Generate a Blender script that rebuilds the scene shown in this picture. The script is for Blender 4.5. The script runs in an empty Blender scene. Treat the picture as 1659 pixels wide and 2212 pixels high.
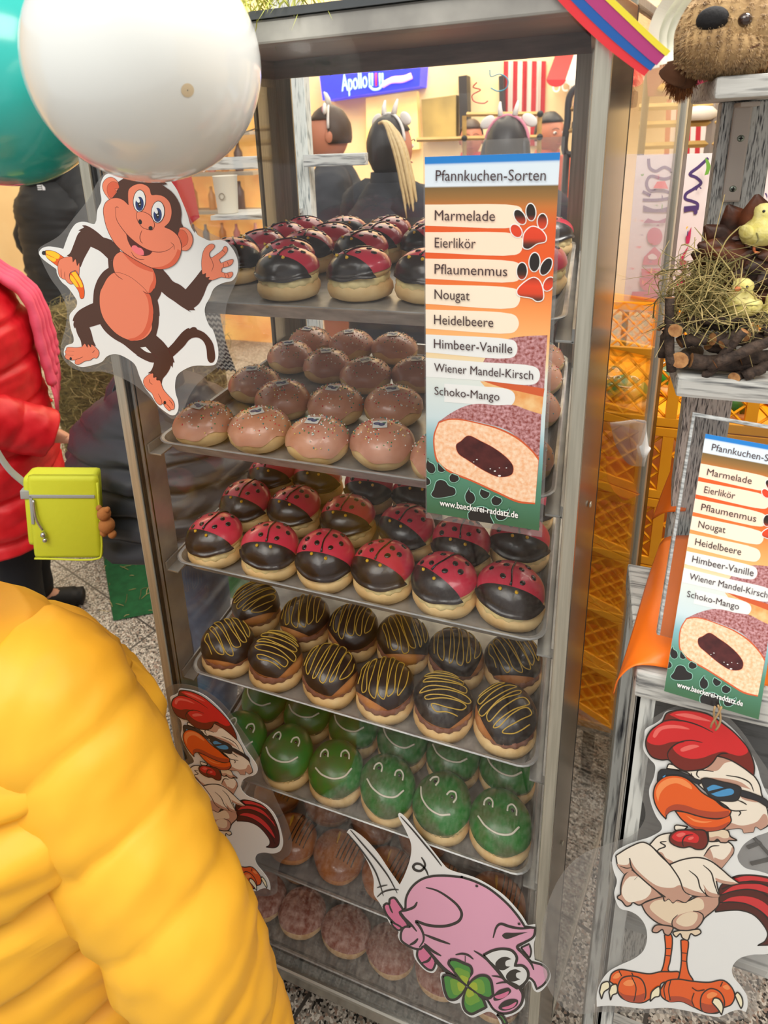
import bpy, bmesh, math, random
from mathutils import Vector, Matrix, noise
from mathutils.geometry import tessellate_polygon
C = bpy.context.scene.collection
S = bpy.context.scene
PI = math.pi
# ------------------------------------------------------------------ camera
ZF = 1.80                                    # eye height above the floor
FPX, PPX, PPY = 1363.0, 743.0, 726.0         # focal length and principal point (px of a 1659x2212 frame)
RM = Matrix(((0.9363535, 0.06480305, -0.34502563), (0.3482302, -0.29595773, 0.88946318), (-0.04447307, -0.95300031, -0.29968744)))
cam = bpy.data.cameras.new('camera'); camo = bpy.data.objects.new('camera', cam); C.objects.link(camo)
cam.lens = FPX / 2212 * 36; cam.sensor_width = 36; cam.clip_start = .02
cam.shift_x = (829.5 - PPX) / 2212; cam.shift_y = -(1106 - PPY) / 2212
c0, c1, c2 = RM.col[0], RM.col[1], RM.col[2]
m3 = Matrix((c0, -c1, -c2)).transposed()
camo.matrix_world = Matrix.Translation((0, 0, ZF)) @ m3.to_4x4()
cam.dof.use_dof = True; cam.dof.focus_distance = 1.0; cam.dof.aperture_fstop = 6.5
S.camera = camo
S.view_settings.view_transform = 'Standard'; S.view_settings.look = 'None'; S.view_settings.gamma = 1.0
S.view_settings.use_curve_mapping = False
S.view_settings.exposure = 0.10
# ------------------------------------------------------------------ light of the mall hall, plus an added fill over the crates
w = bpy.data.worlds.new('hall_light'); S.world = w; w.use_nodes = True
w.node_tree.nodes['Background'].inputs[0].default_value = (1.0, .97, .93, 1)
w.node_tree.nodes['Background'].inputs[1].default_value = 0.62
def area(loc, size, power, col=(1, .95, .87), aim=(0, 0, -1), sy=None):
    l = bpy.data.lights.new('hall_or_fill_lamp', 'AREA'); l.energy = power; l.color = col; l.size = size
    if sy: l.shape = 'RECTANGLE'; l.size_y = sy
    o = bpy.data.objects.new('hall_or_fill_lamp', l); C.objects.link(o); o.location = loc
    o.rotation_euler = Vector(aim).to_track_quat('-Z', 'Y').to_euler(); return o
area((-1.2, -1.6, 4.6), 2.4, 95, aim=(.2, .75, -1))
area((1.6, -.6, 4.6), 1.6, 50, aim=(-.35, .4, -1))
area((-.3, 3.6, 3.9), 2.6, 75, col=(1, .88, .70), aim=(0, .25, -1))
area((.50, 1.16, 2.75), .5, 26, aim=(-.18, .22, -1))  # fill lamp added to brighten the yellow crates, not a fixture of the hall
for x in (-3.0, -1.2, .6): area((x, -1.2, 4.4), .12, 10, col=(1, .85, .6), sy=1.6)
# ------------------------------------------------------------------ helpers
def lin(c):
    if isinstance(c, str): c = tuple(int(c[i:i+2], 16) for i in (0, 2, 4))
    return tuple(((v/255)/12.92 if v <= 10.3 else ((v/255 + .055)/1.055)**2.4) for v in c) + (1,)
MATS = {}
def mat(n, c, rough=.6, metal=0., spec=.5, coat=0., emit=0., c2=None, scale=20., bump=0., bscale=None, detail=4., lo=.35, hi=.65, stretch=None, sheen=0.):
    if n in MATS: return MATS[n]
    m = bpy.data.materials.new(n); MATS[n] = m; m.use_nodes = True
    nt = m.node_tree; b = nt.nodes['Principled BSDF']
    b.inputs['Base Color'].default_value = lin(c); b.inputs['Roughness'].default_value = rough
    b.inputs['Metallic'].default_value = metal; b.inputs['Specular IOR Level'].default_value = spec
    b.inputs['Coat Weight'].default_value = coat; b.inputs['Coat Roughness'].default_value = .12
    if sheen: b.inputs['Sheen Weight'].default_value = sheen
    if emit:
        b.inputs['Emission Color'].default_value = lin(c); b.inputs['Emission Strength'].default_value = emit
    if c2 or bump:
        tc = nt.nodes.new('ShaderNodeTexCoord'); src = tc.outputs['Object']
        if stretch:
            mp = nt.nodes.new('ShaderNodeMapping'); mp.inputs['Scale'].default_value = stretch
            nt.links.new(src, mp.inputs[0]); src = mp.outputs[0]
    if c2:
        nz = nt.nodes.new('ShaderNodeTexNoise'); nz.inputs['Scale'].default_value = scale; nz.inputs['Detail'].default_value = detail
        nt.links.new(src, nz.inputs['Vector'])
        r = nt.nodes.new('ShaderNodeValToRGB'); r.color_ramp.elements[0].position = lo; r.color_ramp.elements[1].position = hi
        r.color_ramp.elements[0].color = lin(c); r.color_ramp.elements[1].color = lin(c2)
        nt.links.new(nz.outputs[0], r.inputs[0]); nt.links.new(r.outputs[0], b.inputs['Base Color'])
        if emit: nt.links.new(r.outputs[0], b.inputs['Emission Color'])
    if bump:
        n2 = nt.nodes.new('ShaderNodeTexNoise'); n2.inputs['Scale'].default_value = bscale or scale; n2.inputs['Detail'].default_value = 5
        nt.links.new(src, n2.inputs['Vector'])
        bp = nt.nodes.new('ShaderNodeBump'); bp.inputs['Strength'].default_value = bump; bp.inputs['Distance'].default_value = .004
        nt.links.new(n2.outputs[0], bp.inputs['Height']); nt.links.new(bp.outputs[0], b.inputs['Normal'])
    return m
def clear(n, tint=(255, 255, 255), refl=1.0, rough=.02, haze=0., gain=.9):
    """clear sheet: mirror reflection by Fresnel over plain transparency, with a little milky haze"""
    if n in MATS: return MATS[n]
    m = bpy.data.materials.new(n); MATS[n] = m; m.use_nodes = True; nt = m.node_tree; nt.nodes.clear()
    out = nt.nodes.new('ShaderNodeOutputMaterial'); t = nt.nodes.new('ShaderNodeBsdfTransparent'); t.inputs[0].default_value = lin(tint)
    g = nt.nodes.new('ShaderNodeBsdfGlossy'); g.inputs['Roughness'].default_value = rough; g.inputs['Color'].default_value = (refl, refl, refl, 1)
    lw = nt.nodes.new('ShaderNodeLayerWeight'); lw.inputs[0].default_value = .5
    pw = nt.nodes.new('ShaderNodeMath'); pw.operation = 'POWER'; pw.inputs[1].default_value = 4.5; nt.links.new(lw.outputs['Facing'], pw.inputs[0])
    f = nt.nodes.new('ShaderNodeMath'); f.operation = 'MULTIPLY_ADD'; f.inputs[1].default_value = gain; f.inputs[2].default_value = .022; nt.links.new(pw.outputs[0], f.inputs[0])
    mx = nt.nodes.new('ShaderNodeMixShader'); nt.links.new(f.outputs[0], mx.inputs[0]); nt.links.new(t.outputs[0], mx.inputs[1]); nt.links.new(g.outputs[0], mx.inputs[2])
    last = mx
    if haze:
        d = nt.nodes.new('ShaderNodeBsdfDiffuse'); d.inputs[0].default_value = (.8, .8, .8, 1)
        m2 = nt.nodes.new('ShaderNodeMixShader'); m2.inputs[0].default_value = haze
        nt.links.new(mx.outputs[0], m2.inputs[1]); nt.links.new(d.outputs[0], m2.inputs[2]); last = m2
    nt.links.new(last.outputs[0], out.inputs[0]); return m
def W(px, py, Y=None, Z=None, X=None):
    """point of the place seen at photo pixel (px, py) on the plane Y=, Z= (height above floor) or X="""
    d = RM @ Vector(((px - PPX)/FPX, (py - PPY)/FPX, 1))
    t = Y/d.y if Y is not None else ((Z - ZF)/d.z if Z is not None else X/d.x)
    return Vector((d.x*t, d.y*t, d.z*t + ZF))
class MB:
    """collects geometry for one mesh"""
    def __init__(s): s.v = []; s.f = []; s.mi = []
    def add(s, V, F, mi=0, M=None):
        o = len(s.v)
        s.v += [(M @ Vector(p)) if M else Vector(p) for p in V]
        s.f += [tuple(i+o for i in f) for f in F]; s.mi += [mi]*len(F); return s
    def mesh(s, name, mats, smooth=True):
        me = bpy.data.meshes.new(name); me.from_pydata([tuple(v) for v in s.v], [], s.f)
        for m in (mats if isinstance(mats, (list, tuple)) else [mats]): me.materials.append(m)
        me.polygons.foreach_set('material_index', s.mi)
        if smooth: me.polygons.foreach_set('use_smooth', [True]*len(s.f))
        me.update(); return me
    def obj(s, name, mats, parent=None, smooth=True, **k):
        o = bpy.data.objects.new(name, s.mesh(name, mats, smooth)); C.objects.link(o)
        if parent: o.parent = parent
        if k: tag(o, **k)
        return o
def tag(o, label=None, cat=None, group=None, kind=None):
    if label: o['label'] = label
    if cat: o['category'] = cat
    if group: o['group'] = group
    if kind: o['kind'] = kind
    return o
def empty(name, loc, label, cat, group=None, rot=(0, 0, 0)):
    o = bpy.data.objects.new(name, None); C.objects.link(o); o.location = loc; o.rotation_euler = rot; o.empty_display_size = .05
    return tag(o, label, cat, group)
def copy_tree(o, parent=None):
    c = o.copy(); C.objects.link(c); c.parent = parent
    for ch in KIDS.get(o.name, []): copy_tree(ch, c)
    return c
KIDS = {}
def kids_index(root):
    def rec(o):
        KIDS[o.name] = [x for x in C.objects if x.parent == o]
        for x in KIDS[o.name]: rec(x)
    rec(root)
# --- shapes (V, F)
def box(x0, x1, y0, y1, z0, z1, b=0.):
    bm = bmesh.new(); bmesh.ops.create_cube(bm, size=1)
    for v in bm.verts: v.co = ((x0+x1)/2 + v.co.x*(x1-x0), (y0+y1)/2 + v.co.y*(y1-y0), (z0+z1)/2 + v.co.z*(z1-z0))
    if b: bmesh.ops.bevel(bm, geom=bm.edges[:], offset=b, segments=2, affect='EDGES', profile=.6)
    return bmout(bm)
def bmout(bm):
    bm.verts.index_update(); V = [v.co.copy() for v in bm.verts]; F = [tuple(v.index for v in f.verts) for f in bm.faces]; bm.free(); return V, F
def sph(c, r, nu=16, nv=10):
    rx, ry, rz = r if isinstance(r, (tuple, list)) else (r, r, r); V = []; F = []
    for j in range(nv+1):
        t = PI*j/nv
        for i in range(nu):
            a = 2*PI*i/nu; V.append((c[0]+rx*math.sin(t)*math.cos(a), c[1]+ry*math.sin(t)*math.sin(a), c[2]+rz*math.cos(t)))
    for j in range(nv):
        for i in range(nu): F.append((j*nu+i, (j+1)*nu+i, (j+1)*nu+(i+1) % nu, j*nu+(i+1) % nu))
    return V, F
def lathe(prof, n=32, fn=None):
    """profile [(radius, z)] bottom to top; fn(radius, z, angle) -> radius"""
    V = []; F = []
    for r, z in prof:
        for i in range(n):
            a = 2*PI*i/n; q = fn(r, z, a) if fn else r; V.append((q*math.cos(a), q*math.sin(a), z))
    for j in range(len(prof)-1):
        for i in range(n): F.append((j*n+i, j*n+(i+1) % n, (j+1)*n+(i+1) % n, (j+1)*n+i))
    return V, F
def frames(P):
    T = []
    for i in range(len(P)):
        d = P[min(i+1, len(P)-1)] - P[max(i-1, 0)]
        T.append(d.normalized() if d.length > 1e-9 else Vector((0, 0, 1)))
    up = Vector((0, 0, 1)) if abs(T[0].z) < .9 else Vector((1, 0, 0)); N = []
    n = (up - T[0]*up.dot(T[0])).normalized()
    for t in T:
        n = n - t*n.dot(t); n = n.normalized() if n.length > 1e-6 else t.orthogonal().normalized(); N.append(n)
    return T, N
def tube(P, r, n=8, flat=1., cap=True):
    P = [Vector(p) for p in P]; T, N = frames(P); V = []; F = []
    R = r if isinstance(r, (list, tuple)) else [r]*len(P)
    for p, t, nn, q in zip(P, T, N, R):
        b = t.cross(nn)
        for i in range(n):
            a = 2*PI*i/n; V.append(p + nn*(math.cos(a)*q*flat) + b*(math.sin(a)*q))
    for j in range(len(P)-1):
        for i in range(n): F.append((j*n+i, j*n+(i+1) % n, (j+1)*n+(i+1) % n, (j+1)*n+i))
    if cap: F.append(tuple(range(n-1, -1, -1))); F.append(tuple(range((len(P)-1)*n, len(P)*n)))
    return V, F
def cr(P, n=6, closed=False):
    """centripetal Catmull-Rom through points"""
    P = [Vector(p) for p in P]; k = len(P)
    if k < 3: return P
    out = []
    for i in range(k if closed else k-1):
        p1, p2 = P[i], P[(i+1) % k]
        p0 = P[i-1] if (closed or i > 0) else p1*2-p2
        p3 = P[(i+2) % k] if (closed or i+2 < k) else p2*2-p1
        d1, d2, d3 = (max(1e-6, (b-a).length)**.5 for a, b in ((p0, p1), (p1, p2), (p2, p3)))
        m1 = ((p1-p0)/d1-(p2-p0)/(d1+d2)+(p2-p1)/d2)*d2; m2 = ((p2-p1)/d2-(p3-p1)/(d2+d3)+(p3-p2)/d3)*d2
        for s in range(n):
            t = s/n; out.append(p1*(2*t**3-3*t*t+1)+m1*(t**3-2*t*t+t)+p2*(3*t*t-2*t**3)+m2*(t**3-t*t))
    if not closed: out.append(P[-1])
    return out
def loft(rings, cap=True):
    n = len(rings[0]); V = [p for r in rings for p in r]; F = []
    for j in range(len(rings)-1):
        for i in range(n): F.append((j*n+i, j*n+(i+1) % n, (j+1)*n+(i+1) % n, (j+1)*n+i))
    if cap: F.append(tuple(range(n-1, -1, -1))); F.append(tuple(range((len(rings)-1)*n, len(rings)*n)))
    return V, F
def rot(ax, deg): return Matrix.Rotation(math.radians(deg), 4, ax)
def tr(x, y, z): return Matrix.Translation((x, y, z))
# ------------------------------------------------------------------ common materials
steel = mat('brushed_steel', (172, 170, 158), .38, .62, c2=(190, 188, 176), scale=6, stretch=(40, 40, 1.5), bump=.03)
steel_d = mat('worn_steel', (146, 145, 142), .42, .6, c2=(178, 177, 172), scale=14, bump=.05)
black_rub = mat('black_rubber', (14, 14, 16), .5)
glass = clear('acrylic_pane', (250, 251, 252))
film = clear('laminating_film', (240, 240, 240), haze=.07, rough=.06)
# ------------------------------------------------------------------ the setting
YG, YT = .742, .752            # front pane, front rim of the trays
def gran(n):
    m = bpy.data.materials.new(n); m.use_nodes = True; nt = m.node_tree; b = nt.nodes['Principled BSDF']; b.inputs['Roughness'].default_value = .35
    tc = nt.nodes.new('ShaderNodeTexCoord')
    v = nt.nodes.new('ShaderNodeTexVoronoi'); v.inputs['Scale'].default_value = 210; nt.links.new(tc.outputs['Object'], v.inputs['Vector'])
    r = nt.nodes.new('ShaderNodeValToRGB'); cr_ = r.color_ramp; cr_.interpolation = 'CONSTANT'
    for p, c in ((.0, (40, 38, 36)), (.17, (120, 114, 106)), (.42, (168, 162, 152)), (.66, (206, 200, 190)), (.88, (150, 128, 114))):
        e = cr_.elements.new(p); e.color = lin(c)
    cr_.elements.remove(cr_.elements[0]); cr_.elements.remove(cr_.elements[-1])
    sp = nt.nodes.new('ShaderNodeSeparateColor'); nt.links.new(v.outputs['Color'], sp.inputs[0]); nt.links.new(sp.outputs[0], r.inputs[0])
    bk = nt.nodes.new('ShaderNodeTexBrick'); bk.inputs['Scale'].default_value = 1; bk.inputs['Mortar Size'].default_value = .004
    bk.inputs['Brick Width'].default_value = .6; bk.inputs['Row Height'].default_value = .4; bk.offset = .0
    mp = nt.nodes.new('ShaderNodeMapping'); mp.inputs['Rotation'].default_value = (0, 0, .30); mp.inputs['Location'].default_value = (.07, .11, 0)
    nt.links.new(tc.outputs['Object'], mp.inputs[0]); nt.links.new(mp.outputs[0], bk.inputs['Vector'])
    bk.inputs['Color1'].default_value = bk.inputs['Color2'].default_value = (0, 0, 0, 1); bk.inputs['Mortar'].default_value = (1, 1, 1, 1)
    mx = nt.nodes.new('ShaderNodeMixRGB'); nt.links.new(bk.outputs[0], mx.inputs[0]); nt.links.new(r.outputs[0], mx.inputs[1]); mx.inputs[2].default_value = lin((70, 66, 62))
    nt.links.new(mx.outputs[0], b.inputs['Base Color']); return m
MB().add([(-9, -2.5, 0), (6, -2.5, 0), (6, 9, 0), (-9, 9, 0)], [(0, 1, 2, 3)]).obj('floor', gran('granite_tiles'), smooth=False, label='speckled grey granite tile floor of the mall', kind='structure')

# ------------------------------------------------------------------ display cabinet
cab = empty('display_cabinet', (-.335, 1.06, 0), 'tall stainless steel and acrylic bakery display cabinet with seven tray levels', 'cabinet')
def cpart(mb, name, m, smooth=False, label=None, par=None):
    o = mb.obj(name, m, None, smooth)
    if par is None: o.parent = cab; o.matrix_parent_inverse = cab.matrix_basis.inverted()
    else: o.parent = par
    if label: o['label'] = label
    return o
XL, XR, YF, YB = -.677, 0.0, .737, 1.385
zt = lambda z: z + ZF
zb = zt(-1.684); ztop = zt(.150)
# front left post: a front lip, a dark gasket and a return into the cabinet
o = cpart(MB().add(*box(XL, XL+.017, YF, YF+.012, zb, ztop, .002)).add(*box(XL, XL+.004, YF+.008, YF+.055, zb, ztop, .001)), 'post', steel)
cpart(MB().add(*box(XL+.0172, XL+.0215, YF+.004, YF+.012, zb, ztop)), 'gasket', black_rub)
cpart(MB().add(*box(XL+.022, XL+.026, YF+.012, YF+.062, zb+.04, ztop-.03, .001)).add(*box(XL+.004, XL+.026, YF+.010, YF+.016, zb+.04, ztop-.03)), 'post_return', steel_d)
# rear left post
cpart(MB().add(*box(XL+.006, XL+.012, 1.262, 1.272, zb, zt(.135))), 'gasket', black_rub)
cpart(MB().add(*box(XL, XL+.006, 1.272, YB, zb, zt(.15), .001)).add(*box(XL, XL+.042, YB-.006, YB, zb, zt(.15), .001)), 'post', steel)
# rear right post (behind the front one)
cpart(MB().add(*box(XR-.006, XR, 1.285, YB, zb, zt(.135), .001)).add(*box(XR-.034, XR, YB-.006, YB, zb, zt(.15), .001)), 'post', steel)
# front right post
cpart(MB().add(*box(XR-.0015, XR+.0155, YF, YF+.012, zb, ztop+.03, .003)), 'post', steel)
# rails
cpart(MB().add(*box(XL, XR+.016, YF+.001, YF+.03, zt(.110), zt(.137), .003)), 'top_rail', steel_d)
def wedge(x0, x1, y0, y1, a0, a1, b0, b1): return [(x0, y0, a0), (x1, y0, a0), (x1, y1, b0), (x0, y1, b0), (x0, y0, a1), (x1, y0, a1), (x1, y1, b1), (x0, y1, b1)], [(3, 2, 1, 0), (4, 5, 6, 7), (0, 1, 5, 4), (1, 2, 6, 5), (2, 3, 7, 6), (3, 0, 4, 7)]
cpart(MB().add(*wedge(XL-.004, XR+.02, YF-.004, YB+.004, zt(.1372), zt(.146), zt(.171), zt(.180))), 'cabinet_top', mat('dark_lid', (62, 68, 74), .4, c2=(74, 78, 82), scale=6))
cpart(MB().add(*wedge(XL+.01, XR-.006, YF+.03, YB-.012, zt(.1345), zt(.1365), zt(.1685), zt(.1705))), 'ceiling_plate', mat('ceiling_steel', (150, 140, 134), .45, .3, c2=(128, 118, 112), scale=4))
rail_in = mat('inner_rail', (142, 130, 124), .5, .35, c2=(116, 106, 102), scale=5, stretch=(2, 2, 12))
cpart(MB().add(*box(XL+.004, XR, YB-.012, YB-.003, zt(.131), zt(.171), .002)), 'rear_rail', rail_in)
cpart(MB().add(*wedge(XL+.001, XL+.008, YF+.03, YB-.012, zt(.113), zt(.137), zt(.131), zt(.171))), 'side_rail', rail_in)
cpart(MB().add(*wedge(XR-.008, XR-.001, YF+.03, YB-.012, zt(.113), zt(.137), zt(.131), zt(.171))), 'side_rail', rail_in)
cpart(MB().add(*box(XL, XR+.014, YF-.002, YF+.03, zt(-1.684), zt(-1.650), .005)), 'bottom_rail', mat('polished_steel', (176, 174, 166), .22, .9))
cpart(MB().add(*box(XL+.004, XR, YF+.03, YB, zt(-1.680), zt(-1.655))), 'bottom_plate', steel_d)
for x in (XL+.06, XR-.06):
    for y in (YF+.08, YB-.08):
        c = cpart(MB().add(*tube([(x-.012, y, .05), (x+.012, y, .05)], .05, 20)).add(*box(x-.02, x+.02, y-.02, y+.02, .085, .122)), 'castor', black_rub, True)
# leftover glue on the rear rail
random.seed(4)
def patch(cx, cz, w_, h_, n=46):
    mb = MB()
    for i in range(n):
        x = cx+random.gauss(0, w_*.38); z = cz-abs(random.gauss(0, h_*.5)); r = random.uniform(.002, .007)
        V = [(x+r*random.uniform(.6, 1.2)*math.cos(a), YB-.0126, z+r*random.uniform(.5, 1.)*math.sin(a)) for a in [k*PI/4 for k in range(8)]]
        mb.add(V, [tuple(range(8))])
    return mb
p = W(690, 130, Y=YB-.013); cpart(patch(p.x, zt(.166), .045, .022), 'glue_residue', mat('old_glue', (120, 112, 102), .8))
# panes
cpart(MB().add(*box(XL+.018, XR, YG-.0015, YG+.0015, zt(-1.652), zt(.112))), 'glass_front', glass, label='clear acrylic front pane')
cpart(MB().add(*box(XL+.009, XL+.012, YF+.05, YB-.03, zt(-1.652), zt(.112))), 'glass_side', glass)
cpart(MB().add(*box(XL+.03, XR-.03, YB-.012, YB-.009, zt(-1.652), zt(.13))), 'glass_back', glass)
# the right side: a framed acrylic door standing a little open
ang = math.atan2(1.40-.745, .1745-.0155)
hx, hy = .0158, YF+.001
def dpt(s, off=0.): return (hx + math.cos(ang)*s + math.sin(ang)*off, hy + math.sin(ang)*s - math.cos(ang)*off)
def dbox(s0, s1, o0, o1, z0, z1, b=0.):
    V, F = box(s0, s1, o0, o1, z0, z1, b); return [Vector((*dpt(v.x, v.y), v.z)) for v in V], F
sd = bpy.data.objects.new('side_door', None); C.objects.link(sd); sd.parent = cab; sd.matrix_parent_inverse = cab.matrix_basis.inverted()
def d(mb, n, m, sm=False): cpart(mb, n, m, sm, par=sd)
inv = cab.matrix_basis.copy()
zd0, zd1 = zt(-1.66), zt(.125)
SW = .105
def dpart(mb, n, m, sm=False):
    o = mb.obj(n, m, sd, sm); return o
dpart(MB().add(*dbox(.0, SW, -.010, .0, zd0, zd1, .002)), 'door_stile', mat('mirror_steel', (158, 150, 140), .20, .92, c2=(170, 164, 155), scale=4, stretch=(3, 3, 1)))
dpart(MB().add(*dbox(SW+.001, SW+.010, -.010, -.001, zd0, zd1)), 'gasket', black_rub)
dpart(MB().add(*dbox(SW+.011, .565, -.006, -.003, zd0, zd1)), 'acrylic_panel', clear('door_acrylic', (238, 239, 240), rough=.03, gain=.5))
dpart(MB().add(*dbox(.600, .655, -.012, .002, zd0, zd1, .002)), 'door_stile', mat('dark_stile', (44, 40, 40), .35, .6))
dpart(MB().add(*dbox(.575, .600, -.012, .002, zd0, zd1, .002)), 'stile_edge', steel)
for q in (zd1, zd0-.012): dpart(MB().add(*dbox(SW, .60, -.010, 0, q, q+.012, .002)), 'door_rail', steel)
for py in (1089, 1820):
    t = (py-156)/(1980-156); px_ = {1089: 1272, 1820: 1213}[py]
    s = SW*.5; x, y = dpt(s, .0015); z = zt({1089: -.46, 1820: -1.09}[py])
    best = min((abs((W(px_, py, X=None, Y=dpt(q)[1]).x) - dpt(q)[0]), q) for q in [k*.002 for k in range(1, 52)])[1]
    x, y = dpt(best, .001); z = W(px_, py, Y=y).z
    V, F = lathe([(.0, 0), (.0028, .0), (.0042, .0006), (.0044, .0016), (.003, .0022), (.0016, .001), (0, .0008)], 16)
    dpart(MB().add(V, F, 0, tr(x, y, z) @ rot('Z', math.degrees(ang)-90) @ rot('Y', 90)), 'rivet', steel, True)
# runners under the trays
TZ = []
for (l, r) in (((460, 655), (914, 672)), ((400, 966), (917, 1034)), ((420, 1219), (1000, 1354)), ((460, 1464), (1000, 1620)), ((529, 1689), (1000, 1848)), ((589, 1885), (830, 1981)), ((588, 2042), (736, 2107))):
    TZ.append((W(*l, Y=YT).z + W(*r, Y=YT).z)/2)
for z in TZ:
    for x0, x1 in ((XL+.027, XL+.052), (XR-.024, XR-.002)):
        cpart(MB().add(*box(x0, x1, YT+.006, YB-.03, z-.030, z-.0265, .001)).add(*box(x0 if x0 < -.3 else x1-.003, (x0+.003) if x0 < -.3 else x1, YT+.006, YB-.03, z-.030, z-.012)), 'runner', steel_d)
# ------------------------------------------------------------------ baking trays
tray_m = mat('tray_steel', (160, 160, 160), .4, .6, c2=(190, 190, 189), scale=10, stretch=(3, 3, 10), bump=.04)
paper_m = mat('baking_paper', (150, 153, 156), .55, .3)
def rrect(x0, x1, y0, y1, r, z, n=5):
    P = []
    for cx, cy, a0 in ((x1-r, y1-r, 0), (x0+r, y1-r, 90), (x0+r, y0+r, 180), (x1-r, y0+r, 270)):
        for k in range(n+1):
            a = math.radians(a0+90*k/n); P.append(Vector((cx+r*math.cos(a), cy+r*math.sin(a), z)))
    return P
TX0, TX1, TY1 = -.634, -.012, 1.335
tn = ['topmost', 'second', 'third', 'fourth', 'fifth', 'sixth', 'lowest']
tl = ['ladybird doughnuts behind the menu sign', 'sprinkled doughnuts with plum pictures', 'ladybird doughnuts below the menu sign', 'dark doughnuts striped with yellow', 'green frog doughnuts', 'orange brown striped doughnuts', 'sugared doughnuts']
for i, z in enumerate(TZ):
    x0, x1 = TX0, TX1
    a = lambda k, dz, r: rrect(x0+k, x1-k, YT+k, TY1-k, r, z+dz)
    rings = [a(.001, -.003, .03), a(0., -.001, .031), a(.002, .0, .03), a(.006, -.001, .028), a(.017, -.020, .02), a(.02, -.0215, .018)]
    outer = [a(.019, -.0235, .02), a(.006, -.004, .03), a(.001, -.003, .03)]
    mb = MB(); V, F = loft(outer + rings[1:], False); n = len(rings[0]); F.append(tuple(range((len(outer)+len(rings)-2)*n, (len(outer)+len(rings)-1)*n))); F.append(tuple(range(n-1, -1, -1)))
    mb.add(V, F); t = mb.obj('baking_tray', tray_m, smooth=False, label=f'{tn[i]} metal baking tray in the cabinet holding {tl[i]}', cat='tray', group='baking trays in the cabinet')
# ------------------------------------------------------------------ doughnuts
random.seed(11)
bread = mat('doughnut_bread', (222, 178, 116), .6, c2=(238, 206, 150), scale=30, bump=.25, bscale=60)
bread_d = mat('doughnut_crust', (176, 104, 52), .5, c2=(205, 140, 80), scale=35, bump=.2, bscale=60)
cream_y = mat('vanilla_cream', (238, 212, 142), .5, c2=(245, 226, 170), scale=25)
nougat_c = mat('nougat_cream', (142, 92, 74), .5, c2=(160, 110, 90), scale=25)
red_i = mat('red_icing', (196, 40, 66), .28, coat=.5, c2=(206, 62, 84), scale=28, bump=.12, bscale=45)
choc = mat('dark_chocolate', (34, 25, 24), .3, coat=.3, c2=(44, 34, 32), scale=30, bump=.3, bscale=50)
choc_s = mat('chocolate_spot', (26, 18, 18), .2, coat=.4)
yel_d = mat('yellow_icing_drop', (232, 184, 52), .35)
green_i = mat('green_icing', (32, 118, 36), .35, coat=.3, c2=(78, 96, 50), scale=30, lo=.42, hi=.6, bump=.1, bscale=40)
white_i = mat('white_icing', (228, 222, 204), .4)
drz = mat('yellow_drizzle', (206, 168, 66), .4)
pink_g = mat('tan_sugar_glaze', (186, 126, 100), .33, coat=.4, c2=(202, 148, 122), scale=22, bump=.12, bscale=50)
def wob(seed, a1=.02, a2=.015):
    p, q, s = seed*1.7, seed*2.9, seed*.6
    return lambda r, z, a: r*(1+a1*math.sin(2*a+p)+a2*math.sin(3*a+q)+.008*math.sin(7*a+s+z*90))
def dome(R, H, z0, nu=36, nv=9, fn=None):
    pr = [(R*math.cos(PI/2*j/nv), z0+H*math.sin(PI/2*j/nv)) for j in range(nv)] + [(R*.02, z0+H)]
    V, F = lathe(pr, nu, fn); n = len(pr); V.append(Vector((0, 0, z0+H))); k = len(V)-1
    F += [((n-1)*nu+i, (n-1)*nu+(i+1) % nu, k) for i in range(nu)]; return V, F
def cut(VF, co, no, keep_pos=True):
    bm = bmesh.new(); vs = [bm.verts.new(v) for v in VF[0]]
    for f in VF[1]: bm.faces.new([vs[i] for i in f])
    bmesh.ops.bisect_plane(bm, geom=bm.verts[:]+bm.edges[:]+bm.faces[:], plane_co=co, plane_no=no, clear_inner=keep_pos, clear_outer=not keep_pos)
    bm.verts.index_update(); return bmout(bm)
def on_dome(x, y, R, H, z0, off=0.):
    """point and normal on the dome above (x, y)"""
    q = min(.985, (x*x+y*y)/R/R); z = H*math.sqrt(1-q)
    n = Vector((x/R/R, y/R/R, z/H/H)).normalized(); return Vector((x, y, z0+z)) + n*off, n
def blob(p, n, r, h, nu=12):
    V, F = sph((0, 0, 0), (r, r, h), nu, 6); q = n.to_track_quat('Z', 'Y').to_matrix().to_4x4(); return V, F, Matrix.Translation(p) @ q
RD, HD, Z0 = .0425, .027, .039
def base_bun(root, seed, m=bread, R=.0435):
    V, F = lathe([(.001, .001), (.030, .0), (R*.93, .005), (R, .013), (R*.985, .020), (R*.9, .0255), (.001, .026)], 30, wob(seed)); MB().add(V, F).obj('lower_bun', m, root)
def cream(root, seed, m, R=.0415, z0=.021, h=.020, tilt=None, n=17, sw=3.2):
    pr = [(R*.8, z0), (R*.97, z0+h*.18), (R, z0+h*.42), (R*.985, z0+h*.7), (R*.9, z0+h), (R*.4, z0+h*1.02)]
    fn = lambda r, z, a: r*(1+.028*math.sin(n*a+sw*40*(z-z0)+seed)+.02*math.sin(2*a+seed))
    V, F = lathe(pr, 68, fn); MB().add(V, F, 0, tilt).obj('cream_filling', m, root)
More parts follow.
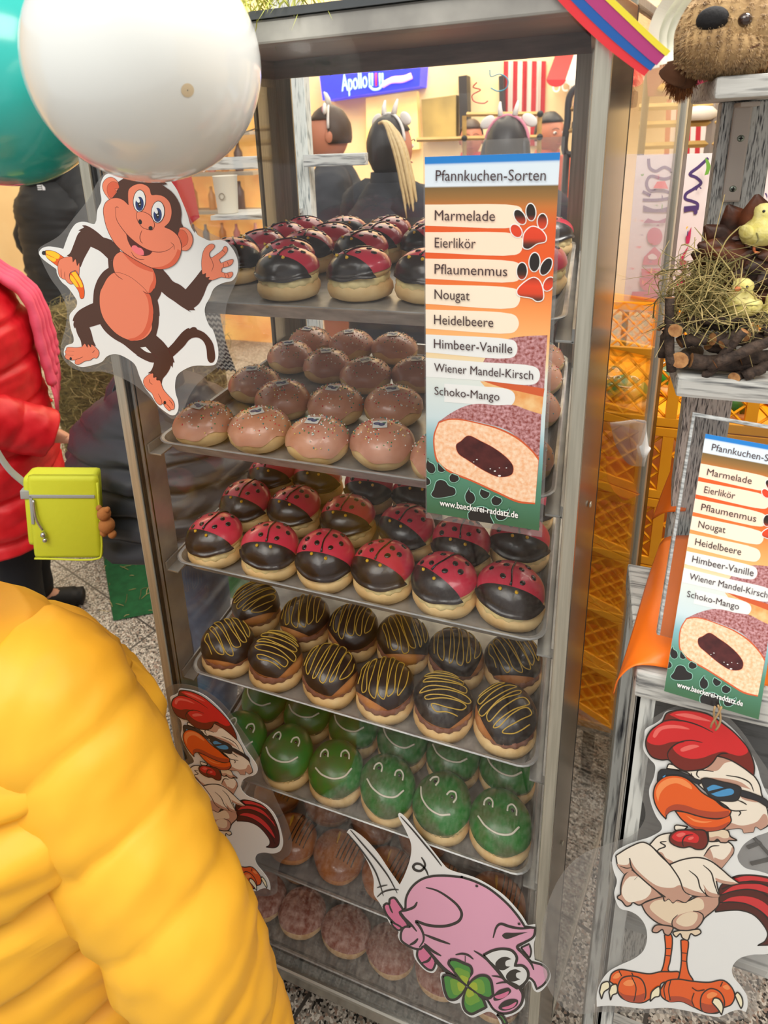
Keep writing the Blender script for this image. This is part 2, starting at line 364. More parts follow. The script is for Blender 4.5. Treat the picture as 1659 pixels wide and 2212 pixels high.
def ladybird(seed, split=-.0135):
    root = empty('ladybird_doughnut', (0, 0, 0), 'x', 'doughnut'); rnd = random.Random(seed)
    T = tr(0, 0, Z0) @ rot('X', rnd.uniform(5, 9)) @ rot('Y', rnd.uniform(-4, 4)) @ tr(0, 0, -Z0)
    base_bun(root, seed); cream(root, seed, cream_y, R=.0412, h=.017, tilt=tr(0, 0, .022) @ rot('X', 7) @ tr(0, 0, -.023))
    f = wob(seed+.5, .018, .012)
    V, F = lathe([(.02, Z0-.008), (RD*.94, Z0-.007), (RD*.985, Z0-.003), (RD*.95, Z0+.001), (RD*.6, Z0+.004)], 36, f); MB().add(V, F, 0, T).obj('lid_bun', bread, root)
    D = dome(RD*1.012, HD, Z0, fn=f)
    MB().add(*cut(D, (0, split, Z0), (0, 1, .30)), 0, T).obj('red_glaze', red_i, root)
    fr = lambda r, z, a: f(r, z, a)*(1.022+.012*math.sin(5*a+seed))
    rag = [(0, 0)]
    D2 = lathe([(RD*1.055, Z0-.004), (RD*1.04, Z0)] + [(RD*math.cos(PI/2*j/9), Z0+(HD+.0012)*math.sin(PI/2*j/9)) for j in range(0, 9)] + [(.001, Z0+HD+.0012)], 44, fr)
    V, F = cut(D2, (0, split-.0002, Z0), (0, 1, .30), False)
    for v in V:
        if v.z < Z0+.001: v.z -= .0008+.0012*math.sin(7*math.atan2(v.y, v.x)+seed)
    MB().add(V, F, 0, T).obj('chocolate_head', choc, root)
    P = []
    sp2 = split-.006
    for k in range(9):
        y = sp2+(RD*.93-sp2)*k/8; x = .0012*math.sin(k*1.1+seed); p, n = on_dome(x, y, RD*1.012, HD, Z0, .0008); P.append(T @ p)
    MB().add(*tube(P, [.0017]+[.0011]*8, 8)).obj('wing_line', choc_s, root)
    for sx in (-1, 1):
        for (x, y) in ((.012, -.008), (.026, .004), (.012, .012), (.027, -.012) if rnd.random() < .4 else (.019, .025)):
            x = sx*(x+rnd.uniform(-.003, .003)); y += rnd.uniform(-.003, .003)
            p, n = on_dome(x, y, RD*1.012, HD, Z0, .0002); V, F, M = blob(p, n, .0036+rnd.uniform(0, .0008), .0014)
            MB().add(V, F, 0, T @ M @ Matrix.Diagonal((1.15, .95, 1, 1))).obj('spot', choc_s, root)
        p, n = on_dome(sx*(.0095+rnd.uniform(-.001, .002)), sp2-.005+rnd.uniform(-.002, .001), RD*1.02, HD, Z0, .0006)
        V, F = lathe([(.0004, -.0005), (.0023, .0002), (.0024, .0014), (.0013, .0028), (.0004, .0042)], 10)
        MB().add(V, F, 0, T @ Matrix.Translation(p) @ n.to_track_quat('Z', 'Y').to_matrix().to_4x4()).obj('eye_drop', yel_d, root)
    return root
def frog(seed):
    root = empty('frog_doughnut', (0, 0, 0), 'x', 'doughnut'); rnd = random.Random(seed)
    T = tr(0, 0, Z0) @ rot('X', 11) @ rot('Y', rnd.uniform(-4, 4)) @ tr(0, 0, -Z0)
    base_bun(root, seed); cream(root, seed, cream_y, R=.0405, n=30, sw=1.2)
    f = wob(seed, .02, .015)
    fg = lambda r, z, a: f(r, z, a)*1.01
    V, F = dome(RD*1.03, HD, Z0, fn=fg)
    V2, F2 = lathe([(RD*.99, Z0-.006), (RD*1.03, Z0)], 36, fg)
    V2 = [Vector(v) for v in V2]
    for v in V2:
        if v.z < Z0-.001: v.z += .003*math.sin(6*math.atan2(v.y, v.x)+seed)
    MB().add(V, F, 0, T).add(V2, F2, 0, T).obj('green_glaze', green_i, root)
    def path(pts, n=10):
        return [T @ on_dome(x, y, RD*1.03, HD, Z0, .0009)[0] for x, y, *_ in cr([(a, b, 0) for a, b in pts], n)]
    w = rnd.uniform(-.003, .003)
    MB().add(*tube(path([(-.029, -.010), (-.017, -.021+w*.3), (.001, -.0255), (.018, -.021), (.028, -.011+w)]), .0014, 8)).obj('smile', white_i, root)
    for sx in (-1, 1):
        c = sx*.0165
        MB().add(*tube(path([(c-.006, .004), (c-.0055, .011), (c, .0155), (c+.0055, .011), (c+.0065, .003)], 6), .0013, 8)).obj('eye_arc', white_i, root)
        p, n = on_dome(c+.001, .008, RD*1.03, HD, Z0, .0); V, F, M = blob(p, n, .0027, .0014); MB().add(V, F, 0, T @ M).obj('pupil', choc_s, root)
    return root
def striped(seed, top=choc, dz=drz, cr_m=nougat_c):
    root = empty('striped_doughnut', (0, 0, 0), 'x', 'doughnut'); rnd = random.Random(seed)
    T = tr(0, 0, Z0) @ rot('X', rnd.uniform(6, 12)) @ rot('Y', rnd.uniform(-6, 6)) @ tr(0, 0, -Z0)
    base_bun(root, seed); cream(root, seed, cr_m)
    f = wob(seed, .02, .012)
    V, F = lathe([(.02, Z0-.008), (RD*.96, Z0-.006), (RD*1.0, Z0), (RD*.985, Z0+.004), (RD*.90, Z0+.0105), (RD*.6, Z0+.016)], 36, f); MB().add(V, F, 0, T).obj('lid_bun', bread_d, root)
    D = dome(RD*1.015, HD, Z0, fn=f); co = (0, -.027-rnd.uniform(0, .010), Z0)
    MB().add(*cut(D, co, (0, 1, .55)), 0, T).obj('chocolate_glaze', top, root)
    a = rnd.uniform(0, PI); P = []; n = 11
    for k in range(n):
        u = -.034+.068*k/(n-1)+rnd.uniform(-.0018, .0018); L = math.sqrt(max(0, .0385**2-u*u))*rnd.uniform(.72, .97)
        pts = [(u, -L), (u+rnd.uniform(-.002, .003), 0), (u+.002, L)]
        P += pts if k % 2 == 0 else pts[::-1]
    Q = []
    for x, y, _ in cr([(p[0], p[1], 0) for p in P], 6):
        x, y = x*math.cos(a)-y*math.sin(a), x*math.sin(a)+y*math.cos(a); Q.append(T @ on_dome(x, y, RD*1.015, HD, Z0, .0004)[0])
    MB().add(*tube(Q, .00085, 6)).obj('drizzle', dz, root)
    return root
def plain_bun(root, seed, R=.0475, H=.060, m=bread):
    z0 = .024; up = [(R*math.cos(PI/2*k/8), z0+(H-z0)*math.sin(PI/2*k/8)) for k in range(8)]
    V, F = lathe([(.001, .001), (.026, .0), (R*.80, .004), (R*.955, .013)] + up + [(.001, H)], 36, wob(seed, .025, .018)); MB().add(V, F).obj('bun', m, root)
spk = [mat('sprinkle_white', (240, 236, 226), .4), mat('sprinkle_red', (206, 54, 62), .4), mat('sprinkle_teal', (44, 142, 146), .4), mat('sprinkle_yellow', (236, 206, 120), .4), mat('sprinkle_green', (60, 140, 84), .4)]
wafer = [mat('wafer_paper', (214, 212, 206), .6), mat('plum_print', (58, 66, 108), .5), mat('plum_light', (104, 104, 134), .5), mat('leaf_print', (52, 110, 70), .5)]
def disc(cx, cy, rx, ry, z, n=18): return [(cx+rx*math.cos(2*PI*i/n), cy+ry*math.sin(2*PI*i/n), z) for i in range(n)], [tuple(range(n))]
def sprinkled(seed):
    root = empty('sprinkled_doughnut', (0, 0, 0), 'x', 'doughnut'); rnd = random.Random(seed)
    R, H = .0485, .060; plain_bun(root, seed, R, H, bread); f = wob(seed, .025, .018)
    z0 = .024; Hd = H-z0+.0009; Rg = R*1.02
    V, F = dome(Rg, Hd, z0, fn=f); V = [Vector(v) for v in V]
    for v in V:
        if v.z < z0+.002: v.z += .005*math.sin(3*math.atan2(v.y, v.x)+seed)+.003*math.sin(7*math.atan2(v.y, v.x)+seed*2)
    MB().add(V, F).obj('sugar_glaze', pink_g, root)
    mb = MB()
    for k in range(120):
        a = rnd.uniform(0, 2*PI); q = rnd.uniform(.1, .93)**.75*R; x, y = q*math.cos(a)+.004, q*math.sin(a)
        if abs(x) < .0105 and abs(y+.008) < .0105: continue
        p, n = on_dome(x, y, Rg, Hd, z0, .0004); V, F = sph((0, 0, 0), .00118, 6, 4); mb.add(V, F, rnd.choice((0, 0, 0, 1, 2, 3, 4)), Matrix.Translation(p))
    o = mb.obj('sprinkles', spk, root); o['kind'] = 'stuff'
    p, n = on_dome(rnd.uniform(-.003, .003), -.008, Rg, Hd, z0, .001); M = Matrix.Translation(p) @ n.to_track_quat('Z', 'Y').to_matrix().to_4x4() @ rot('Z', rnd.uniform(-35, 35))
    mb = MB().add(*box(-.0105, .0105, -.009, .009, -.0002, .0003), 0, M)
    for cx, cy, rx, ry, mi, z in ((-.0042, .0015, .0052, .0036, 1, .0005), (.0025, -.0015, .0048, .0038, 1, .0006), (-.004, .0018, .003, .0018, 2, .0007), (.0028, -.001, .0026, .002, 2, .0008), (.0062, .0022, .003, .0019, 3, .00055)):
        mb.add(*disc(cx, cy, rx, ry, z), mi, M)
    mb.obj('plum_picture', wafer, root, False)
    return root
org_g = mat('egg_liqueur_glaze', (178, 106, 46), .3, coat=.4, c2=(148, 84, 44), scale=30, bump=.1)
def egg(seed):
    root = empty('glazed_doughnut', (0, 0, 0), 'x', 'doughnut'); rnd = random.Random(seed)
    R, H = .047, .049; plain_bun(root, seed, R, H, bread_d); f = wob(seed, .025, .018); z0 = .024; Hd = H-z0+.0008
    V, F = dome(R*1.02, Hd, z0, fn=f); MB().add(V, F).obj('amber_glaze', org_g, root)
    for k in range(5):
        u = .004+.007*k; P = [on_dome(u+.004*math.sin(t*2), y, R*1.02, Hd, z0, .0003)[0] for t, y in [(q/7, -.026+.062*q/7) for q in range(8)]]
        MB().add(*tube(P, .0010, 6)).obj('chocolate_stripe', choc_s, root)
    p, n = on_dome(-.004, .008, R*1.02, Hd, z0, .001); M = Matrix.Translation(p) @ n.to_track_quat('Z', 'Y').to_matrix().to_4x4() @ rot('Z', -20)
    MB().add(*tube([(0, -.012, 0), (.0005, -.004, .0005), (0, .003, .001), (0, .009, .001), (0, .012, .0008)], [.003, .0027, .0022, .0011, .0012], 8), 0, M).obj('yellow_bottle_candy', mat('yellow_fondant', (226, 172, 42), .4), root)
    return root
sug = mat('sugar_crust', (150, 84, 66), .8, c2=(206, 164, 150), scale=90, lo=.42, hi=.72, detail=8, bump=.4, bscale=160)
def sugared(seed):
    root = empty('sugared_doughnut', (0, 0, 0), 'x', 'doughnut')
    R, H = .047, .047; plain_bun(root, seed, R, H, mat('sugared_bread', (206, 162, 112), .8, c2=(226, 190, 146), scale=70, bump=.4, bscale=160)); f = wob(seed, .025, .018)
    V, F = dome(R*1.012, H-.024+.0008, .024, fn=f); MB().add(V, F).obj('sugar_top', sug, root); return root
PR = {}
for k, fn in (('lady', ladybird), ('frog', frog), ('strip', striped), ('spr', sprinkled), ('egg', egg), ('sug', sugared)):
    PR[k] = [fn(s) for s in ((1, 2, 3, 4) if k in ('lady', 'strip', 'spr') else (1, 2, 3))]
    for r in PR[k]: kids_index(r)
used = set()
ORD = ['first', 'second', 'third', 'fourth', 'fifth', 'sixth', 'seventh']
def lay(ti, kind, rows, what, tray, group, hc=.026):
    z = TZ[ti]-.0212; k = ti; sc = SC[kind]; mn = MIN[kind]
    pts = [[W(it[0], it[1], Z=z+hc*sc) for it in items] for rn, items in rows]; fl = [p for r in pts for p in r]
    for p in fl: p.y = max(p.y, YT+.009+mn/2)
    for _ in range(60):
        for a in range(len(fl)):
            for b in range(a):
                dd = (fl[a]-fl[b]).xy; L = dd.length
                if L < mn:
                    e = dd.normalized()*(mn-L)*.5 if L > 1e-6 else Vector((.01, 0)); fl[a].x += e.x; fl[a].y += e.y; fl[b].x -= e.x; fl[b].y -= e.y
        for p in fl: p.x = min(max(p.x, TX0+.006+mn/2), TX1-.006-mn/2); p.y = min(max(p.y, YT+.009+mn/2), TY1-.016-mn/2)
    for ri, (rn, items) in enumerate(rows):
        for j, it in enumerate(items):
            px, py = it[0], it[1]; yaw = it[2] if len(it) > 2 else 0; ext = it[3] if len(it) > 3 else None
            p = pts[ri][j]; k += 1
            src = PR[kind][k % len(PR[kind])]
            if src.name in used: o = copy_tree(src)
            else: o = src; used.add(src.name)
            o.scale = (sc, sc, sc); ln = {'sug': -17, 'egg': -11}.get(kind, 0); o.location = (p.x, p.y, z-.030*math.sin(math.radians(ln))); o.rotation_euler = (math.radians(ln), 0, math.radians(yaw if not ln else yaw*.3))
            pos = ext if ext else (f'{ORD[j]} from the left in the {rn} row' if rn else ORD[j])
            tag(o, f'{what}, {pos}, {tray}', 'doughnut', group)
SC = dict(lady=1.16, frog=1.18, strip=1.16, spr=1.04, egg=1.1, sug=1.12)
MIN = dict(lady=.1, frog=.101, strip=.1, spr=.102, egg=.104, sug=.106)
RS = 'visible right of the menu sign'
lay(0, 'lady', [('front', [(507, 568, 35), (624, 600, -8), (777, 600, -28), (927, 604, -22), (1200, 592, -45, 'in the front row '+RS)]),
    ('second', [(478, 499, -45), (598, 516, -42), (729, 516, -30), (862, 522, -50), (1220, 510, -60, 'in the second row '+RS)]),
    ('third', [(530, 454, 24), (644, 470, -55), (787, 460, -30), (888, 460, 5), (1230, 450, 10, 'in the third row '+RS)]),
    ('back', [(592, 408, 5), (703, 415, -15), (836, 402, -35), (908, 414, -60), (1236, 396, -20, 'in the back row '+RS)])],
    'ladybird doughnut', 'top tray', 'ladybird doughnuts on the top tray')
lay(1, 'spr', [('front', [(420, 915, -8), (558, 930, 20), (697, 953, -14), (836, 965, 6), (974, 993, 0), (1186, 1005, 0, 'in the front row '+RS)]),
    ('second', [(493, 834, 5), (597, 857, 35), (713, 876, 0), (848, 880, 10), (1194, 888, 0, 'in the second row '+RS)]),
    ('third', [(568, 772, 20), (678, 787, 30), (792, 814, 25), (902, 812, 0), (1204, 822, 0, 'in the third row '+RS)]),
    ('back', [(636, 724, 0), (740, 728, 0), (838, 751, -10), (1214, 768, 0, 'in the back row '+RS)])],
    'pink brown sprinkled doughnut', 'second tray', 'sprinkled doughnuts on the second tray', .024)
lay(2, 'lady', [('front', [(461, 1175, -6), (582, 1200, 10), (709, 1215, 4), (834, 1237, -14), (963, 1265, -32), (1109, 1291, -2)]),
    ('second', [(517, 1092, -2), (638, 1107, -12), (752, 1128, -2), (880, 1152, -22), (1025, 1184, 0), (1160, 1190, 2)]),
    ('back', [(575, 1030, 0), (676, 1040, 6), (806, 1062, 10), (895, 1074, 4), (1187, 1112, 0, 'in the back row '+RS)])],
    'ladybird doughnut', 'third tray', 'ladybird doughnuts on the third tray')
lay(3, 'strip', [('front', [(477, 1412, 10), (588, 1435, 80), (711, 1468, 70), (829, 1500, -20), (963, 1536, 60), (1106, 1562, -60)]),
    ('second', [(545, 1315, 40), (659, 1347, -10), (770, 1370, -40), (866, 1393, 20), (1011, 1428, 85), (1138, 1448, 10)])],
    'chocolate doughnut with yellow stripes', 'fourth tray', 'yellow striped chocolate doughnuts')
lay(4, 'frog', [('front', [(617, 1650, 0), (734, 1686, 14), (848, 1719, 0), (968, 1774, -28), (1102, 1818, 0)]),
    ('second', [(530, 1598, 0), (672, 1565, 0), (786, 1588, -10), (899, 1649, -14), (1020, 1671, -8), (1133, 1694, -15)]),
    ('back', [(566, 1533, -20)])], 'green frog doughnut with white smile', 'fifth tray', 'frog doughnuts on the fifth tray')
lay(5, 'egg', [('front', [(638, 1826, 10), (723, 1876, 0), (830, 1912, -20), (1010, 1945, 0), (1120, 1962, 0)]), ('back', [(611, 1760, 0), (700, 1768, 20), (808, 1812, 30), (880, 1840, 0), (1080, 1870, 0)])],
    'amber glazed doughnut with dark stripes', 'sixth tray', 'amber striped doughnuts on the sixth tray', .016)
lay(6, 'sug', [('front', [(570, 1966, 0), (660, 2015, 30), (761, 2064, 0), (861, 2113, 60), (959, 2165, 0), (1080, 2195, 0)]), ('back', [(616, 1935, 0), (723, 1975, 0), (812, 2019, 0), (930, 2050, 0), (1050, 2090, 0)])],
    'brown sugared doughnut', 'lowest tray', 'sugared doughnuts on the lowest tray', .014)
for L in PR.values():
    for r in L:
        if r.name not in used:
            for ch in KIDS[r.name]: bpy.data.objects.remove(ch)
            bpy.data.objects.remove(r)
# ------------------------------------------------------------------ printed cut-outs and signs: flat prints built on their own plane
CROP = dict(A=(190, 350, 6.9125), B=(80, 470, 10.369), C=(130, 620, 8.295), D=(280, 680, 8.295), E=(320, 480, 7.9), F=(1280, 1500, 4.377), G=(1280, 1800, 4.377),
            P=(740, 1740, 5.673), Q=(930, 1860, 6.144), S=(900, 320, 5.184), T=(900, 720, 5.028), I=(0, 0, 1.))
def pts(s):
    """'A 10,20 30,40* ...' -> [(px, py, corner)]"""
    out = []; c = 'I'
    for t in s.split():
        if t in CROP: c = t; continue
        k = t.endswith('*'); x, y = t.rstrip('*').split(','); x0, y0, sc = CROP[c]; out.append((x0+float(x)/sc, y0+float(y)/sc, k))
    return out
def smooth2(P, n=5, closed=True):
    """Catmull-Rom between corners"""
    k = len(P); cs = [i for i, p in enumerate(P) if p[2]]
    v = lambda i: Vector((P[i % k][0], P[i % k][1], 0))
    if not closed: return cr([v(i) for i in range(k)], n)
    if not cs: return cr([v(i) for i in range(k)], n, True)
    out = []
    for a, b in zip(cs, cs[1:]+[cs[0]+k]):
        seg = [v(i) for i in range(a, b+1)]; q = cr(seg, n) if len(seg) > 2 else seg; out += q[:-1]
    return out
class Print:
    """stack of flat inks; each ink lies a hair above the one before"""
    def __init__(s, mp, step=.00002): s.mb = MB(); s.mats = []; s.mp = mp; s.k = 0; s.step = step
    def mi(s, m):
        if m not in s.mats: s.mats.append(m)
        return s.mats.index(m)
    def poly(s, m, Q):
        s.k += 1; n = len(Q); T = tessellate_polygon([[Vector((q[0], q[1], 0)) for q in Q]])
        s.mb.add([s.mp(q[0], q[1], s.k*s.step) for q in Q], [tuple(t) for t in T], s.mi(m))
    def fill(s, m, st, line=None, lw=2., n=5):
        Q = smooth2(pts(st), n); s.poly(m, Q)
        if line: s.ribbon(line, Q+[Q[0]], lw, False)
    def ribbon(s, m, Q, lw, taper=True):
        s.k += 1; V = []; F = []; N = len(Q)
        for i, q in enumerate(Q):
            a, b = Q[max(i-1, 0)], Q[min(i+1, N-1)]; d = Vector((b[0]-a[0], b[1]-a[1], 0)); d = d.normalized() if d.length > 1e-6 else Vector((1, 0, 0))
            h = lw/2*(1 if not taper else (.35+.65*math.sin(PI*min(1, max(0, i/(N-1))))**.6)); nx, ny = -d.y*h, d.x*h
            V += [s.mp(q[0]+nx, q[1]+ny, s.k*s.step), s.mp(q[0]-nx, q[1]-ny, s.k*s.step)]
        for i in range(N-1): F.append((2*i, 2*i+1, 2*i+3, 2*i+2))
        s.mb.add(V, F, s.mi(m))
    def line(s, m, st, lw=2., taper=True, n=6): s.ribbon(m, smooth2(pts(st), n, False), lw, taper)
    def ell(s, m, c, cx, cy, rx, ry, deg=0, line=None, lw=2.):
        x0, y0, sc = CROP[c]; a = math.radians(deg); Q = []
        for i in range(28):
            t = 2*PI*i/28; x, y = rx*math.cos(t), ry*math.sin(t); Q.append((x0+(cx+x*math.cos(a)-y*math.sin(a))/sc, y0+(cy+x*math.sin(a)+y*math.cos(a))/sc))
        s.poly(m, Q)
        if line: s.ribbon(line, Q+[Q[0]], lw, False)
    def obj(s, name, par): return s.mb.obj(name, s.mats, par, False)
def sheet(mp, st, name, m, par, th=.0006, n=5):
    Q = smooth2(pts(st), n); T = tessellate_polygon([[Vector((q[0], q[1], 0)) for q in Q]]); k = len(Q)
    V = [mp(q[0], q[1], 0) for q in Q]+[mp(q[0], q[1], -th) for q in Q]
    F = [tuple(t) for t in T]+[tuple(i+k for i in reversed(t)) for t in T]+[(i, (i+1) % k, (i+1) % k+k, i+k) for i in range(k)]
    return MB().add(V, F).obj(name, m, par, False)
ink = lambda n, c: mat('ink_'+n, c, .38, spec=.5, coat=.25)
white_p = ink('white', (232, 236, 238)); blk = ink('black', (34, 30, 30)); brn = ink('brown', (76, 44, 30)); sk = ink('skin', (234, 132, 100)); skd = ink('skin_deep', (216, 96, 64)); outl = ink('outline_brown', (86, 32, 26))
def glassmap(y): return lambda px, py, h: W(px, py, Y=y-h)
mp = glassmap(.7355)
# --- monkey
mk = empty('monkey_cutout', W(310, 640, Y=.735), 'laminated cartoon monkey cut-out with banana taped on the upper left cabinet pane', 'cut-out')
def adopt(par):
    for o in C.objects:
        if o.parent == par and 'adopt' not in o: o.matrix_parent_inverse = par.matrix_basis.inverted(); o['adopt'] = 1
sheet(mp, "84,548 83,538 128,509 160,470 190,431 216,385 238,366 265,365 297,357 316,357 343,376 372,398 404,458 423,489 462,507 508,533 516,558 516,590 492,650 487,677 486,740 479,782 429,826 408,857 396,885 374,905 358,895 316,852 280,825 222,803 182,803 149,790 131,759 142,704 144,668 130,631 109,601", 'laminate', film, mk)
sheet(lambda x, y, h: mp(x, y, h+.0006), "A 185,370 200,290 250,200 330,165 490,160 560,130 650,85 740,65 830,68 960,110 1090,190 1200,250 1320,400 1380,530 1480,770 1540,970 1600,1060 E 800,150 850,220 960,280 1050,315 1200,300 1330,330 1400,400 1470,500 1525,640 1535,800 1500,920 1430,1000 1300,1030 1170,1090 1110,1150 1050,1290 985,1410 965,1500 990,1640 1060,1790 D 1480,250 1560,480 1590,650 1580,790 1530,890 1440,910 1150,915 950,1000 850,1090 815,1250 825,1400 870,1560 870,1700 820,1790 750,1800 640,1740 500,1620 400,1470 270,1300 180,1110 100,900 0,810 C 1060,1215 940,1205 830,1250 750,1340 560,1405 400,1435 300,1410 200,1340 90,1260 65,1150 110,1050 230,1000 240,900 200,780 165,590 170,500 220,430 290,350 300,250 250,160 130,0 B 560,1450 480,1330 440,1230 430,1160 340,1090 100,900 40,790 110,690 230,650 400,660 590,700* 680,450 770,260 880,130 1000,95 1120,105 1230,140 1290,140 1320,80 A 125,870 140,720 200,580 185,450", 'paper', white_p, mk)
p = Print(lambda x, y, h: mp(x, y, h+.0007))
p.fill(brn, "B 1015,180* 1090,180 1220,240 1360,340 1490,450 A 240,1130 350,1165* 480,1330 380,1480* 300,1440* 180,1330 40,1260* B 1130,770 1040,940 970,1115* 955,1040 945,1010 900,1080* 860,930* 805,1000* 780,880* 670,855* 740,800 830,590 920,370 985,300* 930,290* 1060,220*", outl, .8)
p.fill(ink('banana_orange', (232, 92, 24)), "B 190,735* 290,735 420,770 530,840 620,900* 490,970 460,1090* 340,1000 230,910 190,840*", outl, .7)
yb = ink('banana_yellow', (250, 200, 30))
p.fill(yb, "B 195,742* 330,747 440,790 510,850 490,910 450,925 330,870 200,805*"); p.fill(yb, "B 200,822* 330,885 420,925 420,970 370,990 280,940 210,880")
p.fill(blk, "B 190,745* 130,750 105,790 125,830 190,840*")
p.fill(sk, "B 690,875* 780,880 805,1000* 860,930 900,1080* 945,1010 950,1100 940,1300* 870,1190 740,1240 730,1340 810,1490* 740,1490 670,1440 630,1390 570,1370 500,1310 470,1180 465,1080 490,970 540,920", outl, .8)
p.line(outl, "B 535,1140 540,1260 555,1350", .9); p.line(outl, "B 620,1210 620,1300 632,1385", .9)
p.fill(ink('banana_orange', 0), "B 740,1245* 860,1190* 940,1310 1010,1440 1050,1580 1060,1700 1040,1800 990,1820 960,1780 940,1680 880,1570 810,1480 735,1380", outl, .7)
p.fill(yb, "B 770,1240* 850,1215 930,1330 1000,1460 1025,1550 980,1565 930,1470 850,1360"); p.fill(yb, "B 742,1275* 790,1310 870,1420 940,1560* 880,1550 800,1460 740,1370")
p.fill(brn, "A 480,1330* 380,1480 300,1440* 310,1580* 230,1640 150,1750 95,1900 C 600,130 590,290* 480,340 330,430 250,530 225,605* 250,610* 240,680 262,740* 275,715* 310,840 370,960 390,1070* 440,1015* 487,1085* 500,1025* 550,1080* 560,1025* 635,1060* 590,960 560,840 520,720* 715,660* 790,770 880,860 990,940 1130,1020 1230,1100 1340,1190 1480,1280 D 120,720 260,800 370,845 440,855* 420,930 380,1010 330,1045* 420,1050* 430,1125* 480,1115* 485,1170* 540,1175* 570,1240* 590,1150 660,1060 710,980 740,900* 765,945* 775,850* 800,855* 770,750* 880,650 980,550 1060,450 1130,410 1220,405 1300,450 1350,520 1380,620 1390,740 1400,800 1440,855 1490,850 1525,790 1520,660 1490,520 1430,420 1330,320 1200,260* 1190,235 1130,225 1070,260* 1060,240 960,300 870,400 780,510 690,600* 600,490 470,370* 510,200 525,0 E 190,1600 180,1450 155,1330* 200,1250 225,1180* 330,1270 450,1350 560,1430 730,1535* 690,1500* 800,1500* 770,1465* 860,1390 940,1250 1020,1060 1090,990* 1030,975* 1050,935* 985,940* 985,870* 930,890* 915,810* 800,960 640,1150* 540,1070 420,1010 340,910 240,800* A 940,1560 700,1440", outl, .8)
p.fill(white_p, "C 1435,1085* 1530,1070* 1635,1185* 1540,1160")
p.line(outl, "D 690,600 720,680 770,750", 1.2, False); p.line(outl, "D 400,690 450,735 495,780", 1.2, False)
p.fill(sk, "A 490,1335* 640,1425 800,1515 950,1580 1000,1670 1018,1790 990,1890 E 100,1130 50,1195 0,1215 A 820,1910 700,1936 520,1850 450,1720 400,1640 375,1550 380,1450 420,1380", outl, .6)
p.fill(skd, "A 505,1340* 640,1425 800,1515 945,1578* 980,1640 880,1620 740,1560 620,1470")
p.fill(skd, "A 970,1620* 1000,1670 1018,1790 990,1890 E 100,1130 50,1195 0,1215* A 930,1850 975,1750")
p.fill(sk, "A 400,1650 300,1720 220,1860 C 720,80 705,230 720,400 780,570 880,710 1000,830 1150,920 1300,960 1440,950 1560,880 1640,760 D 400,160 420,0 E 90,1560 70,1380 0,1215 A 800,1850 600,1700", outl, .6)
p.fill(skd, "C 1490,75* 1600,130 1650,300 D 420,0 400,160 330,320 230,420 100,460 0,460 C 1220,930* 1350,900 1480,800 1560,620 1590,400 1560,200")
p.line(outl, "A 385,1640 450,1710 520,1755", 1.2); p.line(outl, "C 1480,70 1540,110 1600,115", 1.2)
p.fill(sk, "C 390,1070* 300,1085 120,1085 105,1130 85,1160 100,1200 85,1240 110,1290 200,1310 265,1310 265,1370 310,1390 370,1370 440,1330 540,1310 600,1270 650,1275 690,1220 690,1150 630,1075* 560,1030 550,1080* 500,1025 487,1085* 440,1015", outl, .8)
for q in ("C 105,1145 250,1155", "C 90,1215 240,1225", "C 265,1305 340,1280 410,1250", "C 570,1175 600,1160 612,1130"): p.line(outl, q, 1.)
p.ell(blk, 'C', 188, 1285, 22, 28)
p.fill(sk, "D 340,1070* 270,1130 245,1190 270,1280 330,1350 400,1410 450,1520 500,1590 550,1615 590,1590 640,1660 710,1720 745,1700 790,1690 800,1600 770,1530 680,1430 600,1330 570,1250* 540,1175 485,1170 480,1115 430,1125 420,1050", outl, .8)
for q in ("D 510,1410 560,1510 580,1590", "D 650,1590 700,1640 740,1690", "D 700,1520 745,1570 780,1630", "D 350,1150 365,1215 410,1250"): p.line(outl, q, 1.)
p.ell(blk, 'D', 630, 1575, 24, 33)
p.fill(sk, "E 915,800* 910,680 940,500 1000,410 1080,370 1130,390 1130,430 1050,520 1050,580 1080,610* 1260,480 1300,415 1340,420 1355,480 1320,540 1210,640* 1240,700* 1400,640 1450,640 1440,700 1380,750 1260,780* 1250,850* 1330,870 1430,850 1445,890 1400,950 1320,950 1250,935* 1100,990* 1030,975 1050,935* 985,940 985,870* 930,890", outl, .8)
p.line(outl, "E 1045,580 1100,680 1110,760 1080,840", 1.)
for q in ("E 1265,475 1315,520", "E 1280,700 1290,770", "E 1345,670 1380,745", "E 1300,875 1325,945", "E 1355,875 1380,940"): p.line(outl, q, .8, False)
p.fill(sk, "A 320,560* 240,450 215,350 250,270 330,225 400,250 450,310 470,380 430,430 440,480 400,530*", outl, .8)
p.fill(skd, "A 330,530 285,430 300,340 370,290 430,310 470,360 455,395 400,400 420,430 400,510", outl, .5)
p.fill(brn, "A 450,300* 520,255 620,190 720,170 800,175 930,235 1040,300 1110,345* 1260,460 1360,620 1390,760 1385,900 1420,970* 1370,985* 1370,1070 1330,1110* 1140,1080 700,800 560,700 400,560* 370,530* 440,440 470,380*", outl, .8)
p.fill(brn, "A 860,160* 930,150 1000,160 1060,240 1180,330 1120,340* 1000,290 930,210")
p.fill(sk, "A 1370,980* 1450,980 1530,1050 1565,1150 1540,1260 1480,1320 1400,1320* 1390,1200 1340,1090*", outl, .8)
p.fill(skd, "A 1370,1010* 1430,1020 1490,1110 1480,1220 1400,1280* 1395,1180 1345,1090", outl, .5)
p.fill(sk, "A 605,640* 598,500 610,410 680,350 780,325 870,350 920,400 950,490 1020,490 1120,510 1210,590 1245,690 1245,800 1210,900 1140,970* 1000,1000 700,900", outl, .5)
